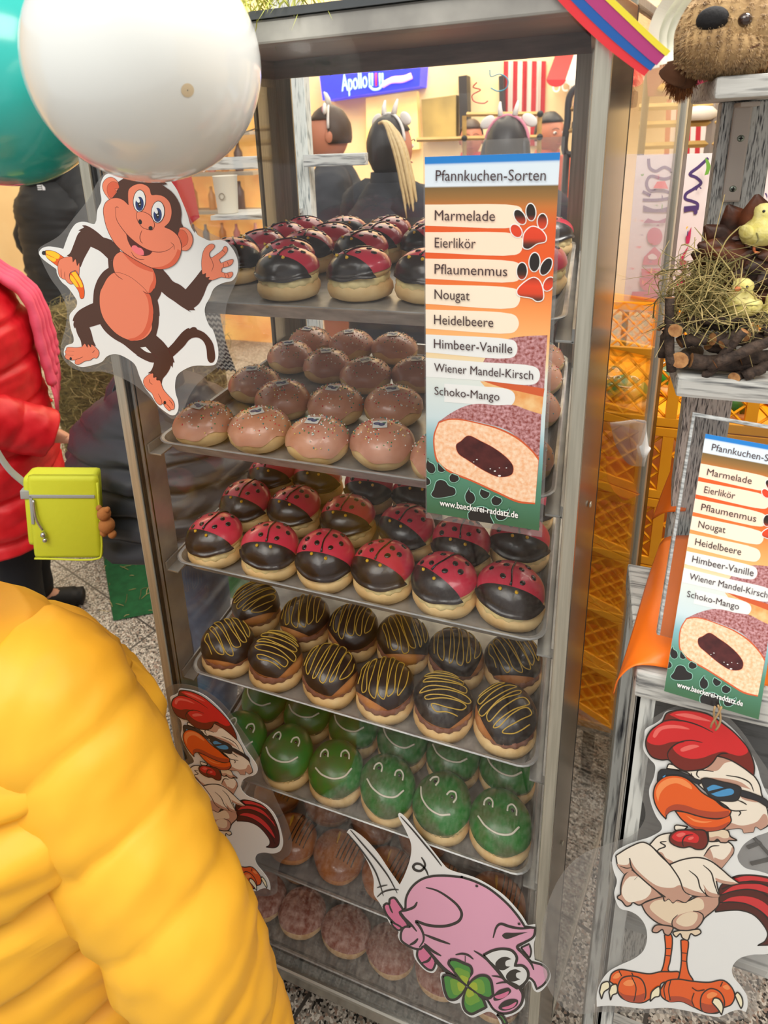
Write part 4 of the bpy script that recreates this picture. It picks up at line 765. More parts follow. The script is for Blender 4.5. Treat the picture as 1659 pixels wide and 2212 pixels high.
def menu(root):
    MB().add(*box(0, SGW, .0, .0012, -SGH, 0)).obj('card', [paper_back], root, False)
    def smp(px, py, h): u = loc_uv(px, py); return Vector((min(max(u[0], 0), SGW), -h, min(max(u[1], -SGH), 0)))
    pr = Print(smp); pr.k = 1; pr.mb.add([(0, -.00002, -SGH), (SGW, -.00002, -SGH), (SGW, -.00002, 0), (0, -.00002, 0)], [(0, 1, 2, 3)], pr.mi(sg_bg))
    pr.fill(dough_y, "T 690,520* 900,540 1150,600 1380,660* 1360,880* 1200,840 1000,770 800,640"); pr.fill(crust, "T 690,505* 900,520 1200,560 1390,600* 1375,690* 1200,650 900,580")
    pr.fill(sugp, "T 700,510* 700,400 740,280 850,150 1000,60 1200,30 1420,20* 1385,600* 1200,570 900,530")
    for (q, m) in (("S 90,632* 1120,645 1175,680 1190,760 1170,850 1110,885 90,868*", 0), ("S 90,940* 1110,960 1175,1000 1190,1080 1165,1160 1100,1195 90,1166*", 0), ("S 90,1236* 1080,1268 1150,1300 1175,1380 1145,1470 1080,1498 90,1460*", 0), ("S 85,1524* 1080,1568 1140,1600 1160,1680 1130,1760 1070,1792 85,1742*", 1), ("S 85,1805* 1060,1855 1120,1890 1145,1970 1110,2045 1050,2072 85,2018*", 1), ("T 85,10* 1010,65 1070,90 1095,160 1070,240 1000,270 85,205*", 2), ("T 90,262* 700,312 1260,355 1320,390 1340,460 1310,530 1240,558 700,512 90,470*", 2), ("T 300,545* 700,575 980,603 1050,640 1070,700 1040,770 980,795 500,760 300,745*", 2)): pr.fill(pill[m], q)
    pr.fill(sugp, "T 230,965* 400,850 560,780 700,765 860,780 1060,780 1200,830 1355,880* 1330,1370* 1200,1230 1000,1060 750,980 450,930")
    pr.fill(crust, "T 235,965* 330,930 450,925 700,975 900,1030 1100,1130 1250,1260 1330,1350* 1285,1856* 1100,1838 900,1750 600,1610 350,1508 225,1405 185,1250 185,1100")
    pr.fill(crump, "T 245,975* 340,943 450,940 700,990 900,1050 1100,1155 1250,1285 1322,1380* 1287,1840* 1100,1815 900,1728 600,1590 350,1485 238,1390 200,1250 200,1100")
    pr.fill(jam, "T 430,1210 480,1170 560,1110 700,1170 850,1250 1000,1370 1050,1450 1035,1530 900,1560 750,1500 560,1380 450,1300", crust, .8)
    for (x, y, r) in ((655, 1370, 9), (620, 1395, 7), (640, 1450, 10), (850, 1495, 12), (900, 1460, 7), (800, 1470, 8), (975, 1460, 8), (900, 1545, 16)): pr.ell(wtx, 'T', x, y, r, r*.55)
    paws = (('S', 1280, 715, 51, 93, -4), ('S', 1157, 770, 52, 88, -32), ('S', 1408, 820, 52, 84, 2), ('S', 1115, 925, 54, 76, -35), ('S', 1320, 1275, 57, 103, 3), ('S', 1180, 1375, 55, 92, 2), ('S', 1450, 1325, 52, 100, 28), ('S', 1480, 1520, 52, 80, 30))
    pads = ("S 1290,880 1380,905 1445,985 1440,1040 1350,1065 1250,1125 1200,1110 1195,1050 1210,950", "S 1310,1450 1370,1480 1410,1580 1410,1690 1350,1710 1290,1675 1140,1640 1130,1590 1200,1510")
    for c, x, y, rx, ry, a in paws: pr.ell(wtx, c, x, y, rx+11, ry+11, a)
    for q in pads: pr.fill(wtx, q, wtx, 4.4)
    for c, x, y, rx, ry, a in paws: pr.ell(paw_m, c, x, y, rx, ry, a)
    for q in pads: pr.fill(paw_m, q)
    glow = ink('paw_glow', (150, 206, 190)); low = (("T 125,1352* 135,1390 185,1420 205,1480 175,1515 130,1500 105,1440"), ("T 230,1400* 240,1490 280,1502 312,1485*"), ("T 385,1520* 360,1555 370,1600 415,1612 460,1580 450,1545*"), ("T 90,1552* 140,1580 150,1620 120,1645 90,1645*"), ("T 250,1588 310,1600 350,1650 415,1680 420,1740 350,1765 200,1778 162,1745 190,1690 215,1610"), ("T 575,1672* 580,1710 620,1740 635,1800 600,1845 550,1830 530,1760"), ("T 700,1685* 690,1740 740,1788 785,1760 795,1725*"), ("T 850,1760* 815,1800 830,1850 880,1862 925,1820 920,1790*"), ("T 560,1950* 610,1900 720,1880 790,1920 805,1990 835,2050 840,2080* 620,2035 570,2010"), ("T 1010,1895* 1000,1950 960,2010 890,2020 860,1980 900,1930 985,1925"))
    for q in low: pr.fill(glow, q, glow, 3.2)
    for q in low: pr.fill(blk, q)
    def tx(s, c, x0, y0, x1, y1, cap, m=txt, bold=0.):
        a, b, k = CROP[c]; u0, v0 = loc_uv(a+x0/k, b+y0/k); u1, v1 = loc_uv(a+x1/k, b+y1/k); h = abs(loc_uv(a+x0/k, b+y0/k)[1]-loc_uv(a+x0/k, b+(y0-cap)/k)[1]); put_text(pr, m, s, u0, v0, u1, v1, h, bold)
    for a in (('Pfannkuchen-Sorten', 'S', 215, 365, 1445, 362, 122), ('Marmelade', 'S', 205, 806, 878, 815, 116), ('Eierlikör', 'S', 205, 1110, 662, 1121, 114), ('Pflaumenmus', 'S', 203, 1403, 1015, 1432, 112), ('Nougat', 'S', 203, 1685, 595, 1702, 110), ('Heidelbeere', 'S', 198, 1966, 860, 2002, 108), ('Himbeer-Vanille', 'T', 190, 155, 1040, 214, 100), ('Wiener Mandel-Kirsch', 'T', 192, 408, 1265, 498, 92), ('Schoko-Mango', 'T', 197, 660, 900, 727, 88)): tx(*a)
    tx('www.baeckerei-raddatz.de', 'T', 255, 1865, 1100, 2000, 66, blk, .0005); tx('www.baeckerei-raddatz.de', 'T', 255, 1863, 1100, 1998, 66, wtx, .00016)
    pr.obj('menu_print', root)
ms = empty('menu_sign', tl_, 'large upright doughnut menu sign taped on the cabinet front pane', 'sign', 'doughnut menu signs'); menu(ms)
MB().add(*box(-.002, SGW+.004, .0014, .002, -SGH-.010, .016)).obj('laminate', film, ms, False)
# ------------------------------------------------------------------ whitewashed stand on the right
def wash(n, c=(196, 198, 196), c2=(52, 54, 60), sc=9., st=(1.2, 14, 14), lo=.5, hi=.72): return mat(n, c, .65, c2=c2, scale=sc, stretch=st, lo=lo, hi=hi, detail=9, bump=.15)
ww_h = wash('whitewash_board', st=(1.6, 18, 18)); ww_v = wash('whitewash_post', c=(200, 202, 200), c2=(48, 50, 56), st=(60, 60, 6), lo=.48, hi=.66); ww_p = wash('whitewash_leg', c=(206, 210, 208), st=(16, 16, 1.2))
stand = empty('display_stand', (.40, .85, 0), 'whitewashed wooden stepped display stand at the right of the cabinet', 'stand')
def spart(mb, n, m, sm=False):
    o = mb.obj(n, m, None, sm); o.parent = stand; o.matrix_parent_inverse = stand.matrix_basis.inverted(); return o
xs = .095
b3t = W(1362, 1447, Y=.686).z; b3b = W(1360, 1502, Y=.686).z
spart(MB().add(*box(xs, .62, .686, .90, b3b, b3t, .004)), 'shelf_board', ww_h)
for x in (xs+.004, .56): spart(MB().add(*box(x, x+.022, .694, .70, .0, b3b, .001)).add(*box(x, x+.006, .694, .735, 0, b3b, .001)), 'leg', ww_p)
spart(MB().add(*box(xs+.004, xs+.03, .86, .89, 0, b3b, .002)), 'leg', ww_p)
spart(MB().add(*box(xs+.012, .60, .80, .812, .62, b3b-.0, .001)), 'back_panel', wash('grey_wash', c=(120, 122, 124), c2=(60, 62, 66), st=(2, 10, 8)))
spart(MB().add(*box(xs+.01, .58, .72, .80, .66, .675, .001)), 'inner_shelf', ww_h)
spart(MB().add(*box(xs+.01, .58, .75, .80, .30, .315, .001)), 'inner_shelf', ww_h)
spart(MB().add(*box(xs+.026, .56, .700, .712, .40, .435, .002)), 'cross_bar', ww_h)
b2t = W(1464, 814, Y=.842).z; b2b = W(1460, 858, Y=.842).z
spart(MB().add(*box(.1235, .62, .842, 1.02, b2b, b2t, .005)), 'shelf_board', ww_h)
b1t = W(1545, 165, Y=.88).z; b1b = W(1545, 215, Y=.88).z
xb1 = W(1545, 190, Y=.88).x
spart(MB().add(*box(xb1, .62, .88, 1.08, b1b, b1t, .005)), 'shelf_board', ww_h)
px0 = W(1535, 420, Y=1.02).x; px1 = W(1652, 420, Y=1.02).x
spart(MB().add(*box(px0, px1, 1.021, 1.05, .0, b1b, .003)), 'upright', ww_v)
bx0, bx1 = W(1572, 330, Y=1.017).x, W(1612, 330, Y=1.017).x
zb0, zb1 = W(1590, 436, Y=1.017).z, W(1600, 222, Y=1.017).z
br = spart(MB().add(*box(bx0, bx1, 1.013, 1.021, zb0, zb1-.004, .003)).add(*box(bx0, bx1, .975, 1.021, zb1-.006, zb1, .002)), 'angle_bracket', mat('beige_plastic', (186, 176, 168), .5))
for px, py in ((1600, 299), (1583, 408)):
    q = W(px, py, Y=1.0135); V, F = lathe([(0, .0016), (.0035, .0014), (.0046, .0004), (.0048, -.001)], 16)
    o = MB().add(V, F, 0, tr(*q) @ rot('X', 90)).add(*box(q.x-.0026, q.x+.0026, q.y-.0022, q.y-.0012, q.z-.0007, q.z+.0007), 1).add(*box(q.x-.0007, q.x+.0007, q.y-.0022, q.y-.0012, q.z-.0026, q.z+.0026), 1).obj('screw', [mat('screw_zinc', (150, 160, 150), .35, .8), black_rub], br)
# board by the sign at the far right, with black pen strokes on white
ob = empty('white_parcel_label', W(1640, 1830, Y=.79), 'white paper with black marker strokes behind the large rooster cut-out', 'paper')
MB().add(*box(-.05, .10, -.0005, .0005, -.13, .11)).obj('sheet', mat('plain_paper', (206, 208, 212), .7), ob, False)
mb = MB()
for a, b in (((-.012, .02), (.035, -.03)), ((-.006, -.034), (.03, .0)), ((-.014, -.005), (.0, .012)), ((.018, -.022), (.036, -.022))): mb.add(*tube([(a[0], -.0012, a[1]), (b[0], -.0012, b[1])], .0028, 6))
mb.obj('marker_strokes', mat('marker_black', (24, 24, 28), .6), ob)
# second menu on its acrylic holder
BL, BR, TL = W(1419, 1488, Y=.674), W(1623, 1545, Y=.674), W(1524, 937, Y=.78)
ux = (BR-BL); wd = ux.length; uz = TL-BL; ux.normalize(); uzn = uz.normalized(); uy = uzn.cross(ux)
m2 = empty('menu_sign', (0, 0, 0), 'smaller doughnut menu sign leaning in a clear holder on the whitewashed stand', 'sign', 'doughnut menu signs')
m2.matrix_world = Matrix.Translation(TL) @ Matrix((ux*(wd/SGW), uy*(wd/SGW), uzn*(uz.length/SGH))).transposed().to_4x4(); menu(m2)
hd = empty('acrylic_holder', (0, 0, 0), 'thick clear acrylic holder behind the smaller menu sign', 'sign holder'); hd.matrix_world = Matrix.Translation(TL+uy*.004) @ Matrix((ux, uy, uzn)).transposed().to_4x4()
ac = clear('thick_acrylic', (236, 240, 242)); ace = mat('acrylic_edge', (190, 194, 196), .15, c2=(120, 124, 126), scale=30, stretch=(3, 3, 12))
MB().add(*box(-.013, wd+.02, .0, .004, -uz.length*.80, .018)).obj('back_plate', ac, hd, False)
MB().add(*box(-.0165, -.013, -.002, .006, -uz.length*.80, .020, .001)).obj('plate_edge', ace, hd, False); MB().add(*box(-.0165, wd+.02, -.002, .006, .018, .0225, .001)).obj('top_edge', ace, hd, False)
# orange sheets
orange = mat('orange_sheet', (240, 112, 24), .38, c2=(250, 128, 30), scale=3)
orange.node_tree.nodes['Principled BSDF'].inputs['Transmission Weight'].default_value = 0
def draped(rows, name, label, group, nu=8, th=.0012):
    R = []
    for r in rows: R.append(cr([W(px, py, Y=y) for px, py, y in r], nu))
    cols = [cr([r[i] for r in R], nu) for i in range(len(R[0]))]; V = []; F = []; nr = len(cols[0]); nc = len(cols)
    for c in cols: V += c
    for i in range(nc-1):
        for j in range(nr-1): F.append((i*nr+j, (i+1)*nr+j, (i+1)*nr+j+1, i*nr+j+1))
    o = MB().add(V, F).obj(name, orange, None, True, label=label, cat='plastic sheet', group=group)
    s = o.modifiers.new('thick', 'SOLIDIFY'); s.thickness = th; return o
yh = lambda x, y, d: (x, y, W(x, y, Z=b3t).y-d)
draped([[yh(1426, 1176, .004), yh(1440, 1162, .012), yh(1500, 1158, .014), yh(1570, 1166, .014), yh(1659, 1180, .014)], [yh(1397, 1262, .004), yh(1425, 1255, .03), yh(1480, 1262, .036), yh(1560, 1275, .036), yh(1659, 1290, .036)], [yh(1362, 1383, .002), yh(1388, 1378, .020), yh(1440, 1388, .028), yh(1540, 1405, .028), yh(1659, 1428, .028)], [(1326, 1500, .690), (1338, 1466, .683), (1376, 1438, .686), yh(1500, 1455, .004), yh(1659, 1482, .004)]], 'orange_sheet', 'large curled orange sheet draped over the whitewashed board behind the smaller sign', 'orange plastic sheets')
draped([[(1462, 985, 1.06), (1480, 990, 1.05), (1500, 1000, 1.05)], [(1432, 1060, 1.05), (1462, 1066, 1.03), (1490, 1070, 1.03)], [(1410, 1122, 1.04), (1440, 1107, 1.02), (1480, 1104, 1.02)]], 'orange_sheet', 'small orange sheet edge beside the upright of the stand', 'orange plastic sheets')
draped([[(1308, 985, 1.30), (1340, 990, 1.31), (1392, 1000, 1.32)], [(1312, 1035, 1.29), (1345, 1045, 1.30), (1390, 1045, 1.31)], [(1325, 1062, 1.28), (1350, 1080, 1.29), (1388, 1066, 1.30)]], 'orange_sheet', 'orange sheet hanging under white cloth seen through the cabinet door', 'orange plastic sheets')
# twine that hangs the rooster
q0 = W(1545, 1552, Y=.672); mb = MB()
for k in range(3):
    P = [q0+Vector((.004*math.sin(k*2.1+t*3), -.004+.002*math.cos(k+t*4), .022-.034*t)) for t in [i/9 for i in range(10)]]; mb.add(*tube(P, .0011, 6))
mb.obj('twine', mat('jute_twine', (168, 138, 98), .9), None, True, label='knotted jute twine holding the large rooster cut-out to the stand', cat='string')
# white folded cloth
cl = empty('folded_cloth', W(1355, 960, Y=1.275), 'folded white cloth hanging by the yellow crates behind the cabinet door', 'cloth'); wc = mat('white_cloth', (232, 232, 232), .85, bump=.2, scale=50)
for n_, rows in (('rear_fold', [[(1318, 915), (1332, 966), (1360, 1004), (1392, 1008)], [(1345, 912), (1358, 950), (1378, 984), (1398, 984)], [(1372, 908), (1382, 930), (1392, 950), (1400, 958)]]), ('front_fold', [[(1360, 915), (1362, 955), (1372, 990), (1384, 1000)], [(1378, 908), (1380, 945), (1388, 980), (1398, 985)], [(1396, 910), (1398, 940), (1402, 965), (1406, 970)]])):
    yy = 1.285 if n_ == 'rear_fold' else 1.276; C_ = [cr([W(*q, Y=yy+.004*math.sin(q[0]*.1)) for q in r], 6) for r in rows]; n = len(C_[0]); o = MB().add([p for r in C_ for p in r], [(i*n+j, i*n+j+1, (i+1)*n+j+1, (i+1)*n+j) for i in range(2) for j in range(n-1)]).obj(n_, wc); o.parent = cl; o.matrix_parent_inverse = cl.matrix_basis.inverted(); so = o.modifiers.new('t', 'SOLIDIFY'); so.thickness = .005
# ------------------------------------------------------------------ yellow crates
cy = mat('crate_yellow', (240, 162, 14), .45, c2=(230, 148, 10), scale=5)
def crate(z0, h, label, x0=.055, x1=.655, y0=1.43, y1=1.83, big=False):
    r = empty('bread_crate', ((x0+x1)/2, (y0+y1)/2, z0), label, 'crate', 'stacked yellow bread crates'); ox, oy = (x0+x1)/2, (y0+y1)/2
    a, b_ = (x1-x0)/2, (y1-y0)/2
    fl = MB().add(*box(-a+.006, a-.006, -b_+.006, b_-.006, .0, .006)); fl.obj('crate_floor', cy, r, False)
    def side(L, M, name):
        mb = MB(); t = .006; e = .022
        mb.add(*box(-L, L, -t, t, h-e, h, .002), 0, M); mb.add(*box(-L, L, -t, t, 0, e, .002), 0, M)
        n = max(2, round(2*L/.15))
        for k in range(n+1): x = -L+2*L*k/n; mb.add(*box(x-.011, x+.011, -t, t, e, h-e), 0, M)
        w = .028; hh = h-2*e; rows = max(2, round(hh/.05))
        for k in range(n):
            xa, xb = -L+2*L*k/n+.011, -L+2*L*(k+1)/n-.011; m = max(2, round((xb-xa)/.05)); dx = (xb-xa)/m; dz = hh/rows
            for i in range(m):
                for j in range(rows):
                    cx, cz = xa+dx*i, e+dz*j
                    for p_, q_ in (((cx, cz), (cx+dx/2, cz+dz/2)), ((cx+dx, cz), (cx+dx/2, cz+dz/2)), ((cx, cz+dz), (cx+dx/2, cz+dz/2)), ((cx+dx, cz+dz), (cx+dx/2, cz+dz/2))):
                        mb.add(*tube([(p_[0], 0, p_[1]), (q_[0], 0, q_[1])], .0032, 4, 1., False), 0, M)
        mb.obj(name, cy, r, False)
    side(a, tr(0, -b_, 0), 'crate_side'); side(a, tr(0, b_, 0), 'crate_side'); side(b_, tr(-a, 0, 0) @ rot('Z', 90), 'crate_side'); side(b_, tr(a, 0, 0) @ rot('Z', 90), 'crate_side')
    return r
zc = W(1400, 752, Y=1.43).z; nm = ['second from the top of the stack', 'third from the top of the stack', 'fourth from the top of the stack', 'fifth from the top of the stack', 'at the bottom of the stack']
hC = .178
crate(zc-hC, hC, 'topmost yellow bread crate with frog doughnuts inside')
for k in range(5): crate(zc-hC*(k+2)-.002*(k+1), hC, f'yellow bread crate with lattice sides, {nm[k]}')
zl = zc-hC*6-.012
t = empty('crate_trolley', (.355, 1.63, 0), 'grey metal trolley under the yellow crates', 'trolley'); MB().add(*box(-.30, .30, -.20, .20, zl-.02, zl, .004)).obj('frame', steel_d, t, False)
for x in (-.25, .25):
    for y in (-.15, .15): MB().add(*tube([(x-.012, y, .045), (x+.012, y, .045)], .045, 16)).add(*box(x-.015, x+.015, y-.015, y+.015, .08, zl-.019)).obj('wheel', black_rub, t)
for k, (px, py, yw) in enumerate(((1365, 735, 0), (1408, 738, 20), (1352, 812, 10), (1400, 800, -10))):
    o = copy_tree([r for r in PR['frog'] if r.name in used][k % 2]); z = zc-hC+.008 if k > 1 else zc-.085
    q = W(px, py, Y=1.52+.11*(k % 2)); o.location = (max(.115+.11*k, .115), 1.50+.12*(k % 2), zc-hC+.007); o.rotation_euler = (0, 0, math.radians(yw)); o.scale = (1.1,)*3
    tag(o, f'green frog doughnut inside the topmost yellow crate, {ORD[k]} from the left', 'doughnut', 'frog doughnuts in the yellow crate')
# ------------------------------------------------------------------ carnival poster with paper streamers printed on it
po = empty('confetti_poster', W(1460, 510, Y=1.86), 'white carnival poster printed with confetti and purple streamers above the yellow crates', 'poster')
a, b_ = W(1376, 336, Y=1.86), W(1700, 690, Y=1.86)
sh = MB().add(*box(a.x, b_.x, 1.861, 1.867, b_.z, a.z)).obj('board', mat('poster_white', (198, 186, 186), .6), po, False)
CROP['U'] = (1360, 320, 3.53)
p = Print(lambda x, y, h: W(x, y, Y=1.8605-h*20)); vi = mat('print_violet', (62, 40, 92), .5); mg = mat('print_magenta', (170, 30, 76), .5); gn = mat('print_green', (92, 140, 46), .5); rd = mat('print_red', (206, 36, 44), .5); yl = mat('print_yellow', (220, 164, 40), .5); pl = mat('print_plum', (128, 36, 92), .5)
for q in ("U 600,75 530,140 460,200 510,225 545,265 490,310 430,350 425,385 480,405 518,425 515,470", "U 145,80 155,150 200,175 270,145 340,200 270,235 160,215 130,265 150,320 220,325 280,330 340,360", "U 340,375 220,395 100,395", "U 100,330 160,360"): p.line(vi, q, 6.5, False)
p.fill(vi, "U 415,445* 515,435* 518,490 510,505* 490,505* 485,480 415,490*"); p.fill(vi, "U 105,435* 200,465 320,440* 325,480 200,490 105,485*")
for q in ("U 472,600* 428,680* 430,730* 455,725* 465,680*", "U 455,735* 385,840* 390,890* 440,880* 430,860* 412,850*", "U 440,890* 430,930* 380,930*", "U 420,970* 360,970* 385,1010* 355,1010* 355,1062* 420,1055* 430,1010* 400,1005*", "U 190,605 235,625 250,680 230,725 185,740 145,715 135,665 150,625", "U 190,750* 240,800* 235,890* 100,890* 110,830*", "U 90,920* 235,915* 225,985* 95,985*", "U 75,990* 228,990* 215,1060* 180,1090* 110,1085* 80,1050*", "U 20,1095* 238,1090* 215,1180* 100,1160* 10,1140*"): p.fill(mg, q)
p.fill(pl, "U 105,570* 140,535* 210,555 285,530* 270,570* 160,572"); p.fill(mat('print_paper', (198, 186, 186), .6), "U 140,825 175,805 210,830 205,845 150,845"); p.fill(rd, "U 210,255* 270,250* 295,310* 180,305*")
random.seed(9)
for k in range(44):
    x, y = random.uniform(1385, 1690), random.uniform(345, 690); r = random.uniform(3, 5.5); t_ = random.uniform(0, 6)
    Q = [(x+r*math.cos(t_+u)*1.0, y+r*1.7*math.sin(t_+u)) for u in (0, .9, 1.8, 2.6)]+[(x+r*.4*math.cos(t_+1.3), y+r*.5*math.sin(t_+1.3))]; p.poly(random.choice((gn, rd, yl, pl, vi, rd)), Q)
p.fill(gn, "U 575,70* 600,90* 618,140 600,200* 570,208* 585,150"); o = p.obj('poster_print', po); adopt(po)
# ------------------------------------------------------------------ twig nest, hay, chicks and hen
bark = mat('twig_bark', (84, 68, 58), .85, c2=(48, 38, 34), scale=40, stretch=(3, 3, 3), bump=.5, bscale=120); cutw = mat('twig_cut_wood', (186, 138, 88), .8, c2=(150, 100, 60), scale=160, bump=.2)
CROP['N'] = (1420, 420, 3.025)
def npt(x, y, Y): return W(1420+x/3.025, 420+y/3.025, Y=Y)
nest = empty('twig_nest', npt(400, 1000, .93), 'rustic nest of thick cut twigs on the middle board of the stand', 'nest')
TW = [((75, 670), .865, (85, 1150), .855, 28), ((0, 885), .87, (115, 795), .90, 15), ((105, 890), .85, (250, 780), .95, 42), ((140, 690), .90, (310, 830), .92, 40), ((195, 820), .875, (560, 822), .875, 27), ((275, 865), .885, (540, 868), .885, 24), ((140, 965), .87, (330, 942), .86, 38), ((362, 945), .862, (700, 960), .90, 40), ((420, 992), .845, (590, 860), .875, 30), ((340, 1150), .85, (575, 895), .838, 24), ((150, 1080), .85, (260, 1030), .95, 48), ((225, 1090), .855, (640, 1120), .87, 50), ((385, 1108), .836, (760, 945), .84, 31), ((540, 1075), .86, (780, 1060), .87, 40), ((310, 1190), .85, (420, 1090), .862, 24), ((500, 1200), .848, (640, 1170), .90, 34), ((570, 1185), .85, (760, 1110), .86, 32), ((590, 930), .86, (780, 935), .88, 32), ((560, 810), .88, (800, 800), .9, 30), ((160, 620), .93, (300, 700), 1.0, 36), ((690, 890), .86, (790, 880), .86, 34), ((30, 1060), .875, (60, 880), .88, 26), ((330, 1000), .875, (480, 1010), .885, 32)]
for k, (a, ya, b_, yb, r) in enumerate(TW):
    A, B = npt(*a, ya), npt(*b_, yb); r = r/3.025/1363*((A-Vector((0, 0, ZF))).length)*.93; n = 7; rr = random.Random(k); P = [A.lerp(B, i/n)+Vector((rr.gauss(0, .0009), rr.gauss(0, .0009), rr.gauss(0, .0009))) for i in range(n+1)]
    V, F = tube(P, [r*(1+rr.uniform(-.06, .06)) for _ in P], 14); mi = [0]*len(F); mi[-1] = mi[-2] = 1
    mb = MB(); mb.v = V; mb.f = F; mb.mi = mi; o = mb.obj('twig', [bark, cutw]); o.parent = nest; o.matrix_parent_inverse = nest.matrix_basis.inverted()
    for pl_ in o.data.polygons[-2:]: pl_.use_smooth = False
hay_m = [mat('hay_pale', (176, 160, 104), .8), mat('hay_green', (122, 116, 72), .8), mat('hay_straw', (206, 186, 130), .8)]
def strands(mb, n, cf, L, rnd, r=.0009):
    for k in range(n):
        c = cf(rnd); d = Vector((rnd.gauss(0, 1), rnd.gauss(0, .7), rnd.gauss(.25, .8))).normalized(); l = rnd.uniform(*L); b = Vector((rnd.gauss(0, 1), rnd.gauss(0, 1), rnd.gauss(0, 1)))*l*.18
        mb.add(*tube(cr([c-d*l/2, c+b, c+d*l/2], 4), [r*.8]*4+[r]*4+[r*.5], 4, .45, False), k % 3)
rnd = random.Random(3); mb = MB()
hc_ = npt(330, 640, .89); strands(mb, 420, lambda r: hc_+Vector((r.gauss(0, .024), r.gauss(0, .018), r.gauss(-.008, .022))), (.035, .095), rnd)
hc2 = npt(660, 850, .87); strands(mb, 80, lambda r: hc2+Vector((r.gauss(0, .014), r.gauss(0, .01), r.gauss(0, .008))), (.02, .045), rnd, .0006)
for P in (((330, 530), (370, 300), (440, 0)), ((290, 470), (245, 380), (245, 280)), ((95, 560), (30, 640), (0, 720)), ((395, 505), (460, 680), (520, 790)), ((440, 600), (560, 660), (600, 720)), ((500, 760), (650, 640), (723, 490)), ((430, 940), (440, 860), (480, 780)), ((100, 480), (200, 560), (330, 640)), ((560, 790), (640, 670), (723, 670))): mb.add(*tube(cr([npt(x, y, .885) for x, y in P], 6), .0010, 5, .5, False), 2)
mb.obj('hay', hay_m, None, True, label='dry hay tucked into the twig nest', cat='hay', kind='stuff')
chick_m = mat('chick_down', (226, 214, 120), .8, c2=(240, 232, 160), scale=60, bump=.5, bscale=110); beak_m = mat('chick_beak', (222, 132, 84), .5); eye_m = mat('black_bead', (12, 12, 14), .15, coat=.5)
def chick(c, s, yaw, label):
    r = empty('chick_figure', c, label, 'chick figure', 'yellow chick figures in the nest', (0, 0, math.radians(yaw))); r.scale = (s, s, s)
    prof = [(.001, -.034), (.018, -.032), (.027, -.02), (.0285, -.008), (.024, .004), (.0175, .013), (.0165, .02), (.0175, .027), (.0155, .034), (.009, .0395), (.001, .041)]
    V, F = lathe(prof, 24); V = [Vector(v) for v in V]
    for v in V:
        if v.z < .01: v.y += .010*(.01-v.z)/.044; v.y *= 1.12
        v += Vector((noise.noise(v*160), noise.noise(v*170+Vector((5, 0, 0))), 0))*.0016
    MB().add(V, F).obj('body', chick_m, r)
    V, F = lathe([(.0056, 0), (.005, .003), (.003, .0075), (.0004, .011)], 12); MB().add(V, F, 0, tr(0, -.0155, .0245) @ rot('X', 97) @ Matrix.Diagonal((1, .8, 1, 1))).obj('beak', beak_m, r)
    for sx in (-1, 1): MB().add(*sph((sx*.0125, -.0105, .0285), .0026, 12, 8)).obj('eye', eye_m, r); MB().add(*sph((sx*.026, .006, -.008), (.006, .017, .013), 14, 8)).obj('wing', chick_m, r)
    for sx in (-1, 1):
        mb = MB().add(*tube([(sx*.009, .004, -.03), (sx*.010, 0, -.042)], .0024, 6))
        for t_ in (-.5, 0, .5): mb.add(*tube([(sx*.010, 0, -.042), (sx*.010+.007*math.sin(t_), -.009*math.cos(t_), -.0435)], .0017, 6))
        mb.obj('foot', beak_m, r)
    return r
chick(npt(545, 690, .885), .68, -38, 'yellow chick figure sitting in the hay inside the twig nest')
chick(npt(690, 212, .925), .72, 30, 'yellow chick figure perched on the back of the brown hen')
chick(npt(760, 760, .90), .6, 0, 'yellow chick figure at the right end of the nest')
# hen
hen = empty('hen_figure', npt(640, 480, .965), 'dark brown carved hen figure with layered feathers behind the nest', 'hen figure')
fe = mat('hen_feathers', (50, 29, 22), .5, c2=(116, 60, 34), scale=26, stretch=(1, 1, 1), lo=.42, hi=.7, bump=.25, bscale=90)
hb = npt(680, 520, .965); bd = MB().add(*sph(tuple(hb-hen.location), (.075, .046, .060), 28, 18)); bd.obj('body', fe, hen)
mb = MB(); rr = random.Random(5)
def feather(mb, M, L, w):
    V = []; F = []
    for i in range(5):
        t_ = i/4; ww = w*math.sin(PI*(.18+.75*t_))**.8*(1 if i < 4 else .35)
        for j, s in enumerate((-1, -.5, 0, .5, 1)): V.append((ww*s, L*t_, .0045*(1-s*s)+.006*t_*t_))
    for i in range(4):
        for j in range(4): a = i*5+j; F.append((a, a+1, a+6, a+5))
    mb.add(V, F, 0, M)
for i in range(9):
    for j in range(16):
        th = PI*(.16+.075*i); ph = 2*PI*(j+.5*(i % 2))/16+PI
        if math.sin(ph) > .35: continue
        n = Vector((math.sin(th)*math.cos(ph), math.sin(th)*math.sin(ph), math.cos(th))); p_ = (hb-hen.location)+Vector((n.x*.076, n.y*.047, n.z*.063))
        t_ = Vector((-.75, -.1, -.35)); t_ = (t_-n*t_.dot(n)).normalized(); x_ = t_.cross(n); feather(mb, Matrix.Translation(p_-t_*.004) @ Matrix((x_, t_, n)).transposed().to_4x4(), rr.uniform(.022, .03), rr.uniform(.008, .0115))
o = mb.obj('feathers', fe, hen); o['kind'] = 'stuff'
